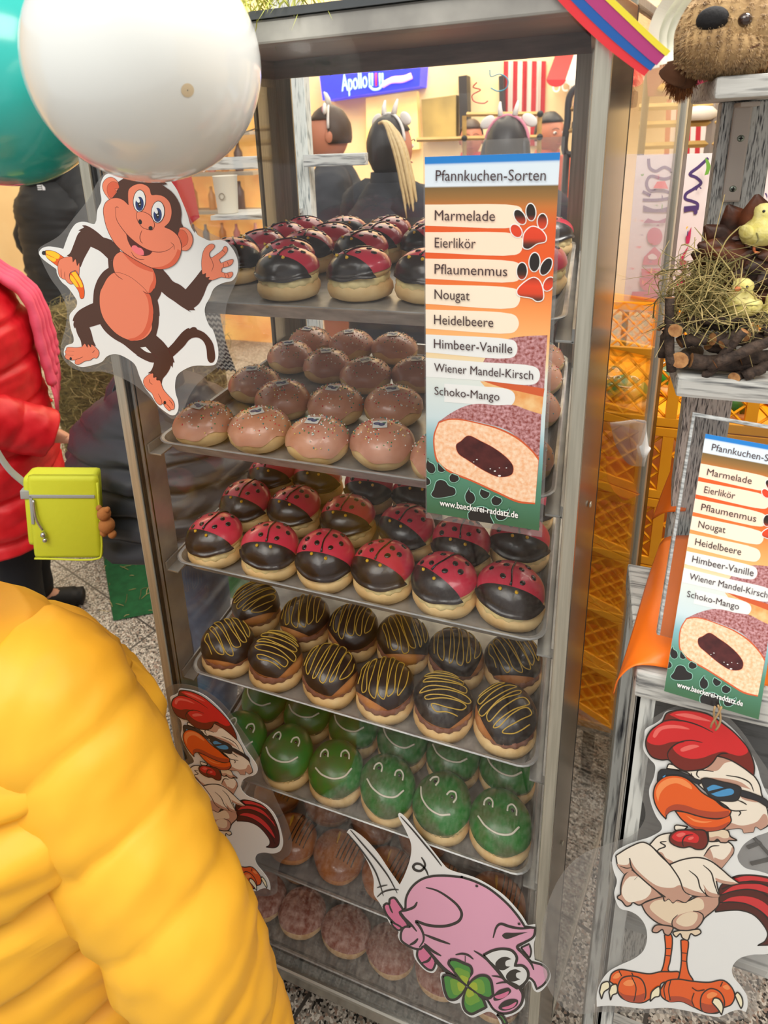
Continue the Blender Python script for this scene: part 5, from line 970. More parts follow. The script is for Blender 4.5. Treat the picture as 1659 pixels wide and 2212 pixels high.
for k, (x, y, dx, dy, L) in enumerate(((520, 330, -.5, .9, .075), (490, 380, -.8, .7, .075), (470, 430, -1, .35, .07), (480, 490, -1, .05, .065), (560, 300, -.2, 1, .075), (450, 400, -.9, .5, .065), (600, 280, .1, 1, .07), (520, 420, -.9, .5, .06))):
    c = npt(x+90, y+60, .95)-hen.location; t_ = Vector((dx, -.08, dy)).normalized(); n = Vector((0, -1, .1)); n = (n-t_*n.dot(t_)).normalized(); mb = MB(); feather(mb, Matrix.Translation(c+Vector((0, -.003*k, 0))) @ Matrix((t_.cross(n), t_, n)).transposed().to_4x4(), L, .022); ob_ = mb.obj('tail_feather', fe, hen); sm = ob_.modifiers.new('thick', 'SOLIDIFY'); sm.thickness = .004
# ------------------------------------------------------------------ plush lion on the top board
YL = .935
lion = empty('plush_lion', W(1580, 70, Y=YL), 'brown plush lion lying on the top board of the stand', 'soft toy')
lk = lambda px, py, y: W(px, py, Y=y)-lion.location
fur = mat('lion_fur', (196, 164, 116), .95, c2=(160, 130, 90), scale=40, bump=.4, bscale=150, sheen=.3); mane = mat('lion_mane', (206, 136, 66), .95, c2=(150, 90, 42), scale=30, bump=.3, sheen=.3); dbr = mat('lion_dark', (96, 62, 40), .9, bump=.2, bscale=120, scale=100)
def furry(V, F, name, m, n, L, par, seed, droop=(0, -.2, -.6), r=.0007):
    rr = random.Random(seed); mb = MB().add(V, F); V = [Vector(v) for v in V]
    c = sum(V, Vector())/len(V)
    for k in range(n):
        f = F[rr.randrange(len(F))]; w_ = [rr.random() for _ in f]; t_ = sum(w_); p_ = sum((V[i]*q for i, q in zip(f, w_)), Vector())/t_
        nn = (V[f[1]]-V[f[0]]).cross(V[f[-1]]-V[f[0]])
        if nn.length < 1e-12: continue
        nn.normalize()
        if nn.dot(p_-c) < 0: nn = -nn
        d = (nn*.8+Vector(droop)*.5+Vector((rr.gauss(0, .35), rr.gauss(0, .35), rr.gauss(0, .35)))).normalized(); l = L*rr.uniform(.5, 1.2); s = d.orthogonal().normalized()*r*rr.uniform(.6, 1.3)
        q = p_+d*l*.55+nn*l*.15; mb.add([p_-s, p_+s, q+s*.7, q-s*.7, p_+d*l+Vector(droop)*l*.35], [(0, 1, 2, 3), (3, 2, 4)])
    o = mb.obj(name, m, par); return o
hcx = lk(1592, 30, .975)
furry(*sph(tuple(hcx), (.078, .05, .060), 26, 18), 'mane', mane, 9000, .016, lion, 1, (-.3, -.1, -.7), .0009)
furry(*sph(tuple(lk(1578, 62, .92)), (.062, .050, .052), 24, 16), 'head', fur, 9000, .006, lion, 2, r=.00045)
furry(*sph(tuple(lk(1532, 92, .895)), (.032, .030, .026), 20, 14), 'muzzle', fur, 5200, .0055, lion, 3, r=.0004)
furry(*sph(tuple(lk(1575, 108, .895)), (.036, .030, .024), 20, 14), 'muzzle', fur, 5200, .0055, lion, 4, r=.0004)
furry(*sph(tuple(lk(1555, 125, .905)), (.045, .030, .020), 20, 14), 'chin', fur, 3000, .005, lion, 5)
MB().add(*sph(tuple(lk(1539, 42, .875)), (.0165, .013, .0135), 20, 14)).obj('nose', mat('nose_plush', (22, 22, 26), .9, bump=.3, bscale=200, scale=200), lion)
for px, py in ((1609, 43), (1508, 48)): MB().add(*sph(tuple(lk(px, py, .872 if px > 1550 else .90)), .0075, 18, 12)).obj('eye', mat('lion_eye', (46, 26, 20), .08, coat=1.), lion)
MB().add(*tube([lk(1556, 100, .868), lk(1545, 120, .872), lk(1541, 132, .878)], .0012, 6)).obj('mouth_seam', dbr, lion)
MB().add(*tube([lk(1608, 122, .874), lk(1622, 104, .868), lk(1640, 96, .874)], .0012, 6)).obj('mouth_seam', dbr, lion)
for a in (((1490, 128, .93), (1465, 150, .92), (1452, 168, .925), 15), ((1500, 140, .94), (1482, 160, .935), (1478, 168, .94), 13)):
    P = cr([lk(*q) for q in a[:3]], 6); MB().add(*tube(P, [a[3]*.0007+.0006*i for i in range(len(P))], 12)).obj('paw', dbr, lion)
furry(*sph(tuple(lk(1480, 110, .96)), (.016, .02, .045), 16, 12), 'mane_lock', mane, 2600, .013, lion, 7, (0, 0, -1), .0008)
furry(*sph(tuple(lk(1700, 60, 1.0)), (.10, .07, .055), 20, 14), 'body', fur, 1500, .012, lion, 8)
# ------------------------------------------------------------------ paper streamers in front of the right post
st = empty('streamer_garland', W(1330, 90, Y=.722), 'red, blue, magenta and yellow paper streamers hanging across the cabinet corner', 'streamer')
def ribbon(P, w, name, m):
    """P: (px, py, Y) centre line, w: width in metres across the image diagonal"""
    C1 = cr([W(*q[:2], Y=q[2]) for q in P], 8); V = []; F = []
    for i, c in enumerate(C1):
        d = (C1[min(i+1, len(C1)-1)]-C1[max(i-1, 0)]).normalized(); n = d.cross(Vector((.15, 1, .1))).normalized(); V += [c+n*w/2, c-n*w/2]
    for i in range(len(C1)-1): F.append((2*i, 2*i+1, 2*i+3, 2*i+2))
    o = MB().add(V, F).obj(name, m, None, False); o.parent = st; o.matrix_parent_inverse = st.matrix_basis.inverted(); s = o.modifiers.new('thick', 'SOLIDIFY'); s.thickness = .0004
rm = dict(red=(226, 52, 62), blue=(26, 92, 176), magenta=(178, 58, 124), yellow=(236, 220, 60))
for k, (nme, off, yy, wd_) in enumerate((('red', 0, .728, .0125), ('blue', 21, .726, .0125), ('magenta', 45, .724, .0145), ('yellow', 64, .722, .0055))):
    x = off*.72; y = -off*.72
    ribbon([(1175+x, -60+y, yy), (1228+x, -2+y+4, yy), (1310+x, 82+y, yy), (1385+x*.93, 140+y*.80, yy), (1402+x*.9, 152+y*.78, yy)], wd_, f'{nme}_streamer', mat('paper_'+nme, rm[nme], .45))
for k, (o0, yy) in enumerate(((0, .745), (16, .75), (30, .755))):
    ribbon([(1412+o0, 148-o0*.5, yy), (1412+o0, 110, yy+.01), (1412+o0*1.1, 70, yy+.012), (1428+o0*1.2, 25, yy+.01), (1462+o0*1.2, -25, yy)], .0105, 'cream_streamer', mat('paper_cream', (222, 224, 206), .5))
# ------------------------------------------------------------------ feather boa on the cabinet top
mb = MB(); rr = random.Random(8); bm_ = [mat('boa_lime', (206, 214, 110), .7), mat('boa_olive', (160, 160, 60), .7)]
for k in range(420):
    x = rr.uniform(-.53, -.30); c = Vector((x, .748+rr.gauss(0, .012), zt(.155)+abs(rr.gauss(0, .012)))); d = Vector((rr.gauss(0, 1), rr.gauss(-.5, .8), rr.gauss(.1, .7))).normalized(); l = rr.uniform(.015, .04); s = d.orthogonal().normalized()*rr.uniform(.0006, .0018)
    m_ = c+d*l*.5; e = c+d*l+Vector((0, 0, -l*.5)); mb.add([c-s*.4, c+s*.4, m_+s, m_-s, e], [(0, 1, 2, 3), (3, 2, 4)], k % 2)
for P in (((-.512, .742, .150), (-.522, .728, .142), (-.520, .722, .128)), ((-.505, .742, .150), (-.508, .724, .140), (-.498, .720, .122)), ((-.495, .742, .15), (-.485, .724, .146), (-.474, .720, .136))): 
    Q = cr([Vector((a, b, zt(c))) for a, b, c in P], 6); mb.add(*tube(Q, [.0008+.0028*math.sin(PI*i/(len(Q)-1)) for i in range(len(Q))], 6, .3), 0)
mb.obj('feather_boa', bm_, None, True, label='lime green feather boa lying along the cabinet top', cat='feather boa', kind='stuff')
# ------------------------------------------------------------------ balloons
def balloon(c, R, axis, name, m, label, spot=None, knot=True):
    r = empty(name, c, label, 'balloon', 'balloons at the cabinet corner')
    prof = [(R*math.cos(-PI/2+PI*i/36)*(1-.05*math.sin(-PI/2+PI*i/36)), R*1.08*math.sin(-PI/2+PI*i/36)) for i in range(1, 36)]
    prof = [(.0005, -R*1.08)]+prof[:-2]+[(R*.10, R*1.085), (.006, R*1.13), (.004, R*1.15), (.007, R*1.18)]
    M = Vector(axis).normalized().to_track_quat('Z', 'Y').to_matrix().to_4x4()
    V, F = lathe(prof, 64); MB().add(V, F, 0, M).obj('balloon_skin', m, r)
    if spot:
        V, F = lathe([(.0006, -R*1.082), (.0045, -R*1.0815), (.006, -R*1.080)], 20); MB().add(V, F, 0, M).obj('crown_spot', mat('balloon_spot', (206, 190, 160), .4), r)
    MB().add(*tube(cr([M @ Vector((0, 0, R*1.16)), M @ Vector((.01, 0, R*1.3)), M @ Vector((.02, .02, R*1.5))], 6), .0012, 6)).obj('string', mat('balloon_string', (230, 230, 226), .7), r)
    return r
bw = mat('balloon_white', (226, 232, 233), .16, coat=.6, spec=.6); bt = mat('balloon_teal', (40, 178, 172), .18, coat=.6, spec=.6)
wbc = W(310, 138, Y=.585); ray_ = (wbc-Vector((0, 0, ZF))).normalized(); tow = (W(443, 218, Y=.49)-wbc).normalized()
balloon(wbc, .1155, -tow, 'balloon', bw, 'white balloon hanging at the upper left of the cabinet', spot=True)
balloon(W(5, 165, Y=.78), .149, (.1, .2, 1), 'balloon', bt, 'large turquoise balloon left of the white balloon')
# ------------------------------------------------------------------ people
skin_m = mat('skin', (214, 160, 130), .55, c2=(222, 168, 140), scale=12); skin_w = mat('skin_warm', (206, 132, 100), .55)
def head_mesh(s=1.):
    """a head facing -Y, chin at z=-.115, top at z=.125"""
    V, F = sph((0, 0, 0), (1, 1, 1), 32, 26); O = []
    for v in V:
        v = Vector(v); x, y, z = v; wx = .076*(1-.16*max(0, -z)**1.5); p = Vector((x*wx, y*.096, z*.12))
        if y < 0:
            f = max(0, -y); g = lambda a, b, c: math.exp(-((x-a)/c)**2-((z-b)/c)**2)
            p.y -= .020*math.exp(-(x/.16)**2-((z+.13)/.17)**2)*f+.010*math.exp(-(x/.12)**2-((z-.08)/.22)**2)*f
            p.y += .010*(g(.38, .06, .2)+g(-.38, .06, .2)); p.y -= .007*g(0, -.42, .16)+.006*g(0, -.60, .14)-.004*math.exp(-(x/.3)**2-((z+.51)/.04)**2)
            p.y -= .010*math.exp(-(x/.35)**2-((z+.88)/.2)**2)
        O.append(p*s)
    for sx in (-1, 1):
        EV, EF = sph((sx*.078*s, .012*s, -.005*s), (.010*s, .019*s, .031*s), 12, 10); o = len(O); O += [Vector(q) for q in EV]; F += [tuple(i+o for i in f) for f in EF]
    return O, F
def person(loc, yaw, H, label, jm, tm, sm, hairm, arms, sk_=None, group=None, puff=.035, seams=.085, hem=.50, wide=1., scarf=None, hair='short', lean=0., jacket=True, legs=True, hood=False, flare=0., armr=1., slant=0.):
    """figure facing -Y; arms: [(elbow, wrist)] for the left (-x) and right (+x) side, local metres at H=1.7"""
    k = H/1.7; r = empty('person', loc, label, 'person', group, (0, 0, math.radians(yaw))); sk_ = sk_ or skin_m; L = lambda v: Vector(v)*k
    # skeleton
    vs, es, rs = [], [], []
    def j(p, rad, par=None):
        vs.append(L(p)); rs.append(rad*k)
        if par is not None: es.append((par, len(vs)-1))
        return len(vs)-1
    pe = j((0, 0, .90), .125); wa = j((0, 0, 1.05), .115, pe); ch = j((0, -.005+lean*.5, 1.25), .13, wa); nb = j((0, lean, 1.42), .065, ch); ne = j((0, lean-.005, 1.50), .052, nb); hd_ = j((0, lean-.012, 1.575), .055, ne)
    hand_tip = []
    for s, (el, wr) in zip((-1, 1), arms):
        sh = j((s*.165, lean*.9, 1.375), .062, ch); e = j(el, .043, sh); w_ = j(wr, .029, e); d = (Vector(wr)-Vector(el)).normalized(); side = d.cross(Vector((0, 0, 1)))
        side = side.normalized() if side.length > .1 else Vector((0, 1, 0)); nrm = side.cross(d).normalized(); pm = j(Vector(wr)+d*.05, .030, w_)
        for q, (o, ln) in enumerate(((-.027, .072), (-.009, .084), (.009, .080), (.026, .064))):
            b = Vector(wr)+d*.088+side*o; a = j(b, .0098, pm); c = j(b+d*ln*.5-nrm*.006, .0088, a); j(b+d*ln*.92-nrm*.024, .0076, c)
        t0 = j(Vector(wr)+d*.035+side*-.038-nrm*.006, .0125, w_); j(Vector(wr)+d*.085+side*-.058-nrm*.018, .0095, t0)
    for s in (-1, 1):
        hp = j((s*.085, 0, .86), .092, pe); kn = j((s*.095, -.015, .48), .058, hp); an = j((s*.10, .015, .085), .038, kn); j((s*.105, -.13, .035), .03, an)
    me = bpy.data.meshes.new('body'); me.from_pydata([tuple(v) for v in vs], es, []); me.update(); o = bpy.data.objects.new('body', me); C.objects.link(o)
    o.modifiers.new('skin', 'SKIN'); lay = me.skin_vertices[0].data
    for i, q in enumerate(rs): lay[i].radius = (q, q)
    lay[0].use_root = True; ss = o.modifiers.new('ss', 'SUBSURF'); ss.levels = ss.render_levels = 2
    bpy.context.view_layer.update(); ev = o.evaluated_get(bpy.context.evaluated_depsgraph_get()); m2_ = ev.to_mesh(); mb = MB().add([v.co.copy() for v in m2_.vertices], [tuple(f.vertices) for f in m2_.polygons]); ev.to_mesh_clear(); bpy.data.objects.remove(o)
    HM = tr(0, (lean-.02)*k, 1.60*k); HV, HF = head_mesh(k); mb.add(HV, HF, 0, HM); mb.obj('body', sk_, r)
    for s in (-1, 1):
        MB().add(*sph((s*.030*k, (lean-.02-.086)*k, 1.607*k), (.0125*k, .010*k, .0095*k), 14, 10)).add(*sph((s*.030*k, (lean-.02-.0945)*k, 1.607*k), (.0052*k, .003*k, .0052*k), 12, 8), 1).obj('eye', [mat('eye_white', (228, 224, 218), .2), mat('eye_iris', (44, 32, 26), .15)], r)
        P = [HM @ Vector((s*x*k, y*k, z*k)) for x, y, z in ((.012, -.102, .026), (.03, -.100, .034), (.05, -.086, .026))]; MB().add(*tube(cr(P, 4), .0034*k, 6, .5)).obj('eyebrow', hairm, r)
    MB().add(*tube(cr([HM @ Vector((x*k, y*k, z*k)) for x, y, z in ((-.024, -.096, -.060), (-.008, -.1045, -.0575), (.008, -.1045, -.0575), (.024, -.096, -.060))], 4), [.002*k]+[.0042*k]*(4*3-1)+[.002*k], 8, .7)).obj('lips', mat('lips', (170, 84, 78), .5), r)
    # hair
    MBP = MB(); V, F = sph((0, 0, 0), (.086*k, .106*k, .130*k), 28, 18); V = [Vector(v) for v in V]; keep = []
    for f in F:
        c = sum((V[i] for i in f), Vector())/len(f)/k
        if c.z > .055 or (c.y > -.01 and c.z > (-.10 if hair != 'short' else -.045)): keep.append(f)
    Vh = [v*(1+.035*noise.noise(v*60)) for v in V]; mb = MB().add(Vh, keep, 0, HM @ tr(0, .008*k, .006*k))
    if hair == 'long':
        for s in (-1, 1): P = [HM @ Vector((s*x*k, y*k, z*k)) for x, y, z in ((.07, .02, .05), (.085, .03, -.05), (.09, .02, -.16), (.085, .0, -.25))]; mb.add(*tube(cr(P, 5), [.02*k]+[.03*k]*12+[.018*k]*3, 10, .7))
    if hair == 'pony':
        for q in range(14):
            dx, dy = .022*math.cos(q*2.4)*(q/14)**.5, .022*math.sin(q*2.4)*(q/14)**.5
            P = [HM @ Vector((x*k, y*k, z*k)) for x, y, z in ((-.03, .09, .10), (-.09+dx*.4, .11+dy*.4, .10), (-.15+dx, .11+dy, .02), (-.18+dx*1.2, .10+dy, -.10), (-.20+dx*1.4, .09+dy, -.24-.02*math.sin(q*3)))]; MBP.add(*tube(cr(P, 5), [.008*k]*8+[.011*k]*9+[.008*k, .006*k, .004*k, .002*k], 8, .8))
        MBP.obj('ponytail', hair_bl, r)
    h_ = mb.obj('hair', hairm, r); sl = h_.modifiers.new('t', 'SOLIDIFY'); sl.thickness = .006*k
    # jacket
    def ring(z, rx, ry, cx=0, cy=0, n=40): return [Vector((cx+rx*math.cos(2*PI*i/n), cy+ry*math.sin(2*PI*i/n)*(1. if True else 1), z))*k for i in range(n)]
    if jacket:
        cs = lambda d: .35-.9*math.exp(-((((d/seams) % 1)-.5)*seams/.013)**2)-.25*(2*((d/seams) % 1)-1)**2*0+.3*math.sin(PI*(((d/seams)+.5) % 1))
        mb = MB(); R = []; N = 130; z0, z1 = hem, 1.47
        for i in range(N+1):
            t = i/N; z = z0+(z1-z0)*t; u = (z-hem)/(1.40-hem)
            rx = .225*wide*(1+flare*(1-u)*.4); ry = .165*wide*(1+flare*(1-u)*.5)
            if z > 1.28: q = (z-1.28)/(z1-1.28); rx = rx*(1-.62*q**1.4); ry *= (1-.50*q**1.4)
            cy = lean*max(0, (z-1.0)/.42)
            rg = [Vector((q.x*(1+puff*cs(z-hem+slant*q.x)), (q.y-cy*k)*(1+puff*cs(z-hem+slant*q.x))+cy*k, q.z)) for q in ring(z, rx, ry, 0, cy)]; rg = [p+p.normalized()*0+Vector((p.x, p.y-cy*k, 0))*(.05*noise.noise(p*14/k)+.03*noise.noise(p*38/k)) for p in rg]; R.append(rg)
        mb.add(*loft(R))
        for s, (el, wr) in zip((-1, 1), arms):
            sh = Vector((s*.175, lean*.9, 1.365)); el, wr = Vector(el), Vector(wr); wr2 = wr+(wr-el).normalized()*.015
            P = cr([sh-Vector((s*.06, 0, -.02)), sh, sh.lerp(el, .5)+Vector((s*.008, .0, 0)), el, el.lerp(wr2, .5), wr2], 26); n = len(P); Q = []; d_ = 0
            for i, p in enumerate(P):
                if i: d_ += (P[i]-P[i-1]).length
                t = i/(n-1); rad = (.098-.036*t)*wide**.5*armr; Q.append(rad*(1+puff*1.3*(abs(math.sin(PI*d_/seams))**.5-.6))*k)
            V, F = tube([p*k for p in P], Q, 26); V = [Vector(v)+Vector((noise.noise(Vector(v)*26/k), noise.noise(Vector(v)*27/k+Vector((3, 1, 0))), noise.noise(Vector(v)*25/k+Vector((0, 7, 0)))))*.008*k for v in V]; mb.add(V, F)
        if hood:
            mb.add(*tube(cr([L((-.11, lean-.05, 1.46)), L((-.13, lean+.06, 1.45)), L((0, lean+.13, 1.42)), L((.13, lean+.06, 1.45)), L((.11, lean-.05, 1.46))], 6), .05*k, 14, .8))
        else: mb.add(*lathe([(.085*k, 1.44*k), (.078*k, 1.47*k), (.074*k, 1.51*k), (.066*k, 1.51*k), (.066*k, 1.45*k)], 32), 0, tr(0, lean*k, 0))
        mb.obj('jacket', jm, r)
    if legs:
        for s in (-1, 1):
            P = cr([L((s*.07, 0, .95)), L((s*.088, 0, .82)), L((s*.098, -.012, .48)), L((s*.104, .01, .10))], 8); V, F = tube(P, [(.105-.035*i/(len(P)-1))*k for i in range(len(P))], 22); V = [Vector(v)+Vector((noise.noise(Vector(v)*20), noise.noise(Vector(v)*21+Vector((2, 0, 0))), 0))*.010 for v in V]; MB().add(V, F).obj('trouser_leg', tm, r)
            V, F = tube(cr([L((s*.105, .075, .04)), L((s*.105, .03, .055)), L((s*.106, -.05, .05)), L((s*.108, -.13, .035)), L((s*.108, -.175, .03))], 5), [.03*k, .042*k]+[.047*k]*9+[.046*k]*5+[.040*k]*4+[.018*k], 18, .85)
            V = [Vector((v.x, v.y, max(.002, v.z))) for v in V]; MB().add(V, F).add(*tube([L((s*.105, .022, .05)), L((s*.104, .012, .22))], .048*k, 18)).obj('boot', sm, r)
    return r, k, HM
red_j = mat('red_puffer', (206, 22, 34), .42, spec=.4, bump=.25, bscale=22, scale=22, c2=(222, 34, 46)); blk_j = mat('black_jacket', (30, 31, 33), .6, bump=.3, bscale=14, scale=14); navy_j = mat('navy_quilt', (44, 47, 56), .45, bump=.2, bscale=30, scale=30); yel_j = mat('yellow_puffer', (240, 182, 54), .45, spec=.35, c2=(232, 166, 38), scale=5, bump=.35, bscale=16)
navy_t = mat('dark_trousers', (18, 20, 28), .85, bump=.2, bscale=60, scale=60); grey_t = mat('grey_trousers', (92, 92, 90), .8, bump=.2, scale=40); jeans = mat('blue_jeans', (60, 84, 116), .8, c2=(84, 110, 140), scale=30, bump=.2); bootm = mat('black_boot', (14, 14, 15), .6); hair_b = mat('hair_brown', (58, 40, 32), .5, c2=(82, 58, 44), scale=60, stretch=(8, 8, 1)); hair_d = mat('hair_dark', (36, 28, 26), .45); hair_bl = mat('hair_blond', (214, 190, 140), .5, c2=(190, 160, 110), scale=50, stretch=(8, 8, 1)); hair_g = mat('hair_grey', (120, 112, 104), .6)
# the shopper in red: faces the cabinet, bag at the hip
pr_, k_, _ = person((-1.92, 1.46, 0), 128, 1.66, 'person in a red puffer jacket with pink scarf and lime bag beside the cabinet', red_j, navy_t, bootm, hair_g, [((-.27, .05, 1.09), (-.18, -.20, .92)), ((.26, .02, 1.08), (.20, -.10, .86))], wide=1.10, seams=.145, puff=.07, hem=.52, slant=-.1, flare=.25, armr=1.22)
pinkm = mat('pink_scarf', (232, 92, 122), .9, bump=.4, bscale=70, scale=70)
def child(mb, name, m, par, inv=True):
    o = mb.obj(name, m); o.parent = par
    if inv: o.matrix_parent_inverse = par.matrix_basis.inverted()
    return o
bpy.context.view_layer.update()
mb = MB()
for k in range(4):
    P = cr([Vector((-.08+.045*k, -.10, 1.46)), Vector((-.05+.05*k, -.20, 1.34)), Vector((-.04+.055*k, -.215-.004*k, 1.16)), Vector((-.03+.055*k, -.225, 1.02+.02*k))], 8); mb.add(*tube(P, [.03+.003*math.sin(i*1.7) for i in range(len(P))], 12, .55))
    for q in range(5): a = P[-1]+Vector((-.02+.01*q, 0, 0)); mb.add(*tube([a, a+Vector((.002, -.004, -.05)), a+Vector((.006*math.sin(q), 0, -.11))], .0045, 6))
mb.add(*tube(cr([Vector((-.11, -.06, 1.47)), Vector((-.10, .08, 1.48)), Vector((.10, .08, 1.48)), Vector((.11, -.06, 1.47))], 8), .045, 14, .8)); mb.obj('scarf', pinkm, pr_)
# lime shoulder bag
lime = mat('lime_fabric', (206, 214, 46), .6, bump=.15, bscale=90, scale=90); grey_b = mat('grey_webbing', (160, 164, 166), .6)
bag = empty('shoulder_bag', W(136, 1092, Y=.99), 'lime yellow shoulder bag with grey zip hanging at the red jacket', 'bag', None, (math.radians(-3), math.radians(5), math.radians(24)))
MB().add(*box(-.082, .082, -.02, .045, -.098, .082, .012)).obj('bag_body', lime, bag); MB().add(*box(-.064, .096, -.036, -.016, -.122, .094, .012)).obj('bag_flap', lime, bag)
MB().add(*tube(cr([(-.06, -.038, -.118), (.09, -.038, -.118), (.096, -.038, -.105), (.096, -.038, .08)], 5), .0025, 6)).obj('piping', lime, bag)
MB().add(*box(-.060, .088, -.0385, -.036, .040, .048, .001)).add(*box(-.060, -.053, -.0385, -.036, -.028, .046, .001)).obj('zip', grey_b, bag); MB().add(*tube(cr([(-.050, -.040, .036), (-.046, -.043, -.01), (-.034, -.042, -.04)], 6), .003, 8)).add(*sph((-.033, -.043, -.052), .007, 10, 8)).add(*sph((-.030, -.043, -.066), .006, 10, 8)).obj('zip_puller', mat('chrome', (190, 190, 192), .2, .9), bag)
MB().add(*box(-.087, -.06, -.022, .045, .028, .050, .002)).obj('strap_tab', grey_b, bag)
V = []; P = cr([Vector((-.085, .01, .05)), Vector((-.12, .0, .10)), Vector((-.19, .03, .22)), Vector((-.27, .05, .42))], 8); mb = MB().add(*tube(P, .019, 10, .18)); mb.obj('shoulder_strap', grey_b, bag)
plush = empty('plush_keyring', W(228, 1128, Y=.99), 'small brown plush keyring dangling from the lime bag', 'keyring'); tan_m = mat('tan_plush', (168, 108, 56), .9, bump=.4, bscale=160, scale=160)
for nme, c, r_ in (('head', (0, 0, .022), .016), ('body', (.002, 0, -.008), .019), ('leg', (-.010, 0, -.030), .010), ('leg', (.014, 0, -.030), .010), ('ear', (-.012, 0, .036), .007), ('ear', (.012, 0, .036), .007)): MB().add(*sph(c, r_, 14, 10)).obj(nme, tan_m, plush)
# man in a black jacket further back
pb, kb, _ = person((-2.86, 2.95, 0), 165, 1.98, 'person in a black hooded jacket and grey trousers seen from behind, far left', blk_j, grey_t, bootm, hair_d, [((-.27, .05, 1.10), (-.25, -.10, .86)), ((.27, .05, 1.10), (.25, -.10, .86))], hem=.74, puff=.012, seams=.3, hood=True, wide=1.3)
p = W(88, 402, Y=2.665); lg = MB(); wl = mat('logo_white', (226, 228, 230), .6)
cx = p.x-.02; zc_ = p.z; ylg = 2.66
for i, (dx, dz, w_, h_) in enumerate(((0, 0, .026, .006), (0, -.010, .026, .006), (0, -.020, .026, .006))): lg.add([(cx+dx, ylg, zc_+dz), (cx+dx+w_, ylg+.003, zc_+dz), (cx+dx+w_, ylg+.003, zc_+dz+h_), (cx+dx, ylg, zc_+dz+h_)], [(0, 1, 2, 3)])
for a0 in (0, .010, .020): lg.add([(cx+.030+a0*.6, ylg+.003, zc_-.021), (cx+.036+a0*.6, ylg+.004, zc_-.021), (cx+.036+a0*.6, ylg+.004, zc_+.004-a0*.5), (cx+.030+a0*.6, ylg+.003, zc_+.010-a0*.6)], [(0, 1, 2, 3)])
child(lg, 'jacket_logo', wl, pb)
# navy quilted jacket behind the cabinet
pn, kn_, _ = person((-1.06, 1.33, 0), 160, 1.36, 'child in navy quilted jacket and jeans standing left of the cabinet, seen from behind', navy_j, jeans, bootm, hair_b, [((-.30, -.04, 1.12), (-.20, -.24, 1.02)), ((.30, -.04, 1.12), (.20, -.24, 1.02))], hem=1.02, seams=.075, puff=.06, wide=1.68, flare=.5, slant=.15)
mb = MB(); V = []; F = []
P = cr([W(452, 660, Y=1.43), W(470, 740, Y=1.43), W(492, 800, Y=1.44)], 14)
for i, c in enumerate(P):
    for jx in range(9): V.append(c+Vector((-.028+.007*jx, -.002*abs(math.sin(jx*PI/2)), .007*(jx % 2))))
mi = []
for i in range(len(P)-1):
    for jx in range(8): F.append((i*9+jx, i*9+jx+1, (i+1)*9+jx+1, (i+1)*9+jx)); mi.append(i % 2)
mb.v = V; mb.f = F; mb.mi = mi; o = mb.obj('chevron_scarf', [mat('scarf_light', (196, 192, 184), .9), mat('scarf_dark', (52, 56, 66), .9)], None, False, label='grey and white chevron scarf hanging behind the cabinet pane', cat='scarf')
sl = o.modifiers.new('t', 'SOLIDIFY'); sl.thickness = .006
# shopper in yellow, close to the camera
py_, ky, _ = person((-.735, .42, 0), 185, 1.42, 'person in a bright yellow quilted puffer jacket close in the foreground, lower left', yel_j, navy_t, bootm, hair_b, [((-.40, .06, 1.06), (-.455, .04, .80)), ((.30, .06, 1.10), (.24, -.14, .94))], seams=.125, puff=.085, slant=.30, wide=1.38, hem=.45, flare=.3, armr=1.12)
# ------------------------------------------------------------------ floor things on the left
MB().add([W(203, 1078, Z=.004), W(245, 1341, Z=.004), W(620, 1268, Z=.004), W(560, 1010, Z=.004)], [(0, 1, 2, 3)]).obj('green_mat', mat('green_felt', (16, 78, 40), .95, c2=(22, 92, 50), scale=30, bump=.2), None, False, label='dark green felt mat on the granite floor with hay bits', cat='mat')
rr = random.Random(2); mb = MB()
for k in range(38):
    c = W(rr.uniform(215, 330), rr.uniform(1110, 1330), Z=.006); a = rr.uniform(0, 6); l = rr.uniform(.006, .03); mb.add(*tube([c-Vector((math.cos(a), math.sin(a), 0))*l, c+Vector((math.sin(a)*.004, 0, .002)), c+Vector((math.cos(a), math.sin(a), 0))*l], .0012, 4), k % 3)
mb.obj('hay_scraps', hay_m, None, True, label='scraps of hay scattered on the green mat', cat='hay', kind='stuff')
hbale = empty('hay_bale', (-2.12, 2.5, 0), 'stacked dry hay bale standing behind the red jacket and the cabinet', 'hay bale'); hbm = mat('bale_hay', (120, 106, 62), .95, c2=(70, 60, 34), scale=34, stretch=(1, 1, 3), bump=.8, bscale=50)
bw_, bd_, bh_ = .40, .22, 1.06
MB().add(*box(-bw_, bw_, -bd_, bd_, .0, bh_, .05)).obj('packed_hay', hbm, hbale)
mb = MB(); rr = random.Random(12)
strands(mb, 1500, lambda r: Vector((r.uniform(-bw_, bw_), -bd_+.004-abs(r.gauss(0, .012)), r.uniform(.0, bh_))), (.05, .13), rr, .0016)
strands(mb, 500, lambda r: Vector((bw_+abs(r.gauss(0, .012)), r.uniform(-bd_, bd_), r.uniform(0, bh_))), (.05, .13), rr, .0016); strands(mb, 350, lambda r: Vector((r.uniform(-bw_, bw_), r.uniform(-bd_, bd_), bh_+r.gauss(0, .01))), (.05, .13), rr, .0016)
o = mb.obj('loose_hay', hay_m, hbale); o['kind'] = 'stuff'
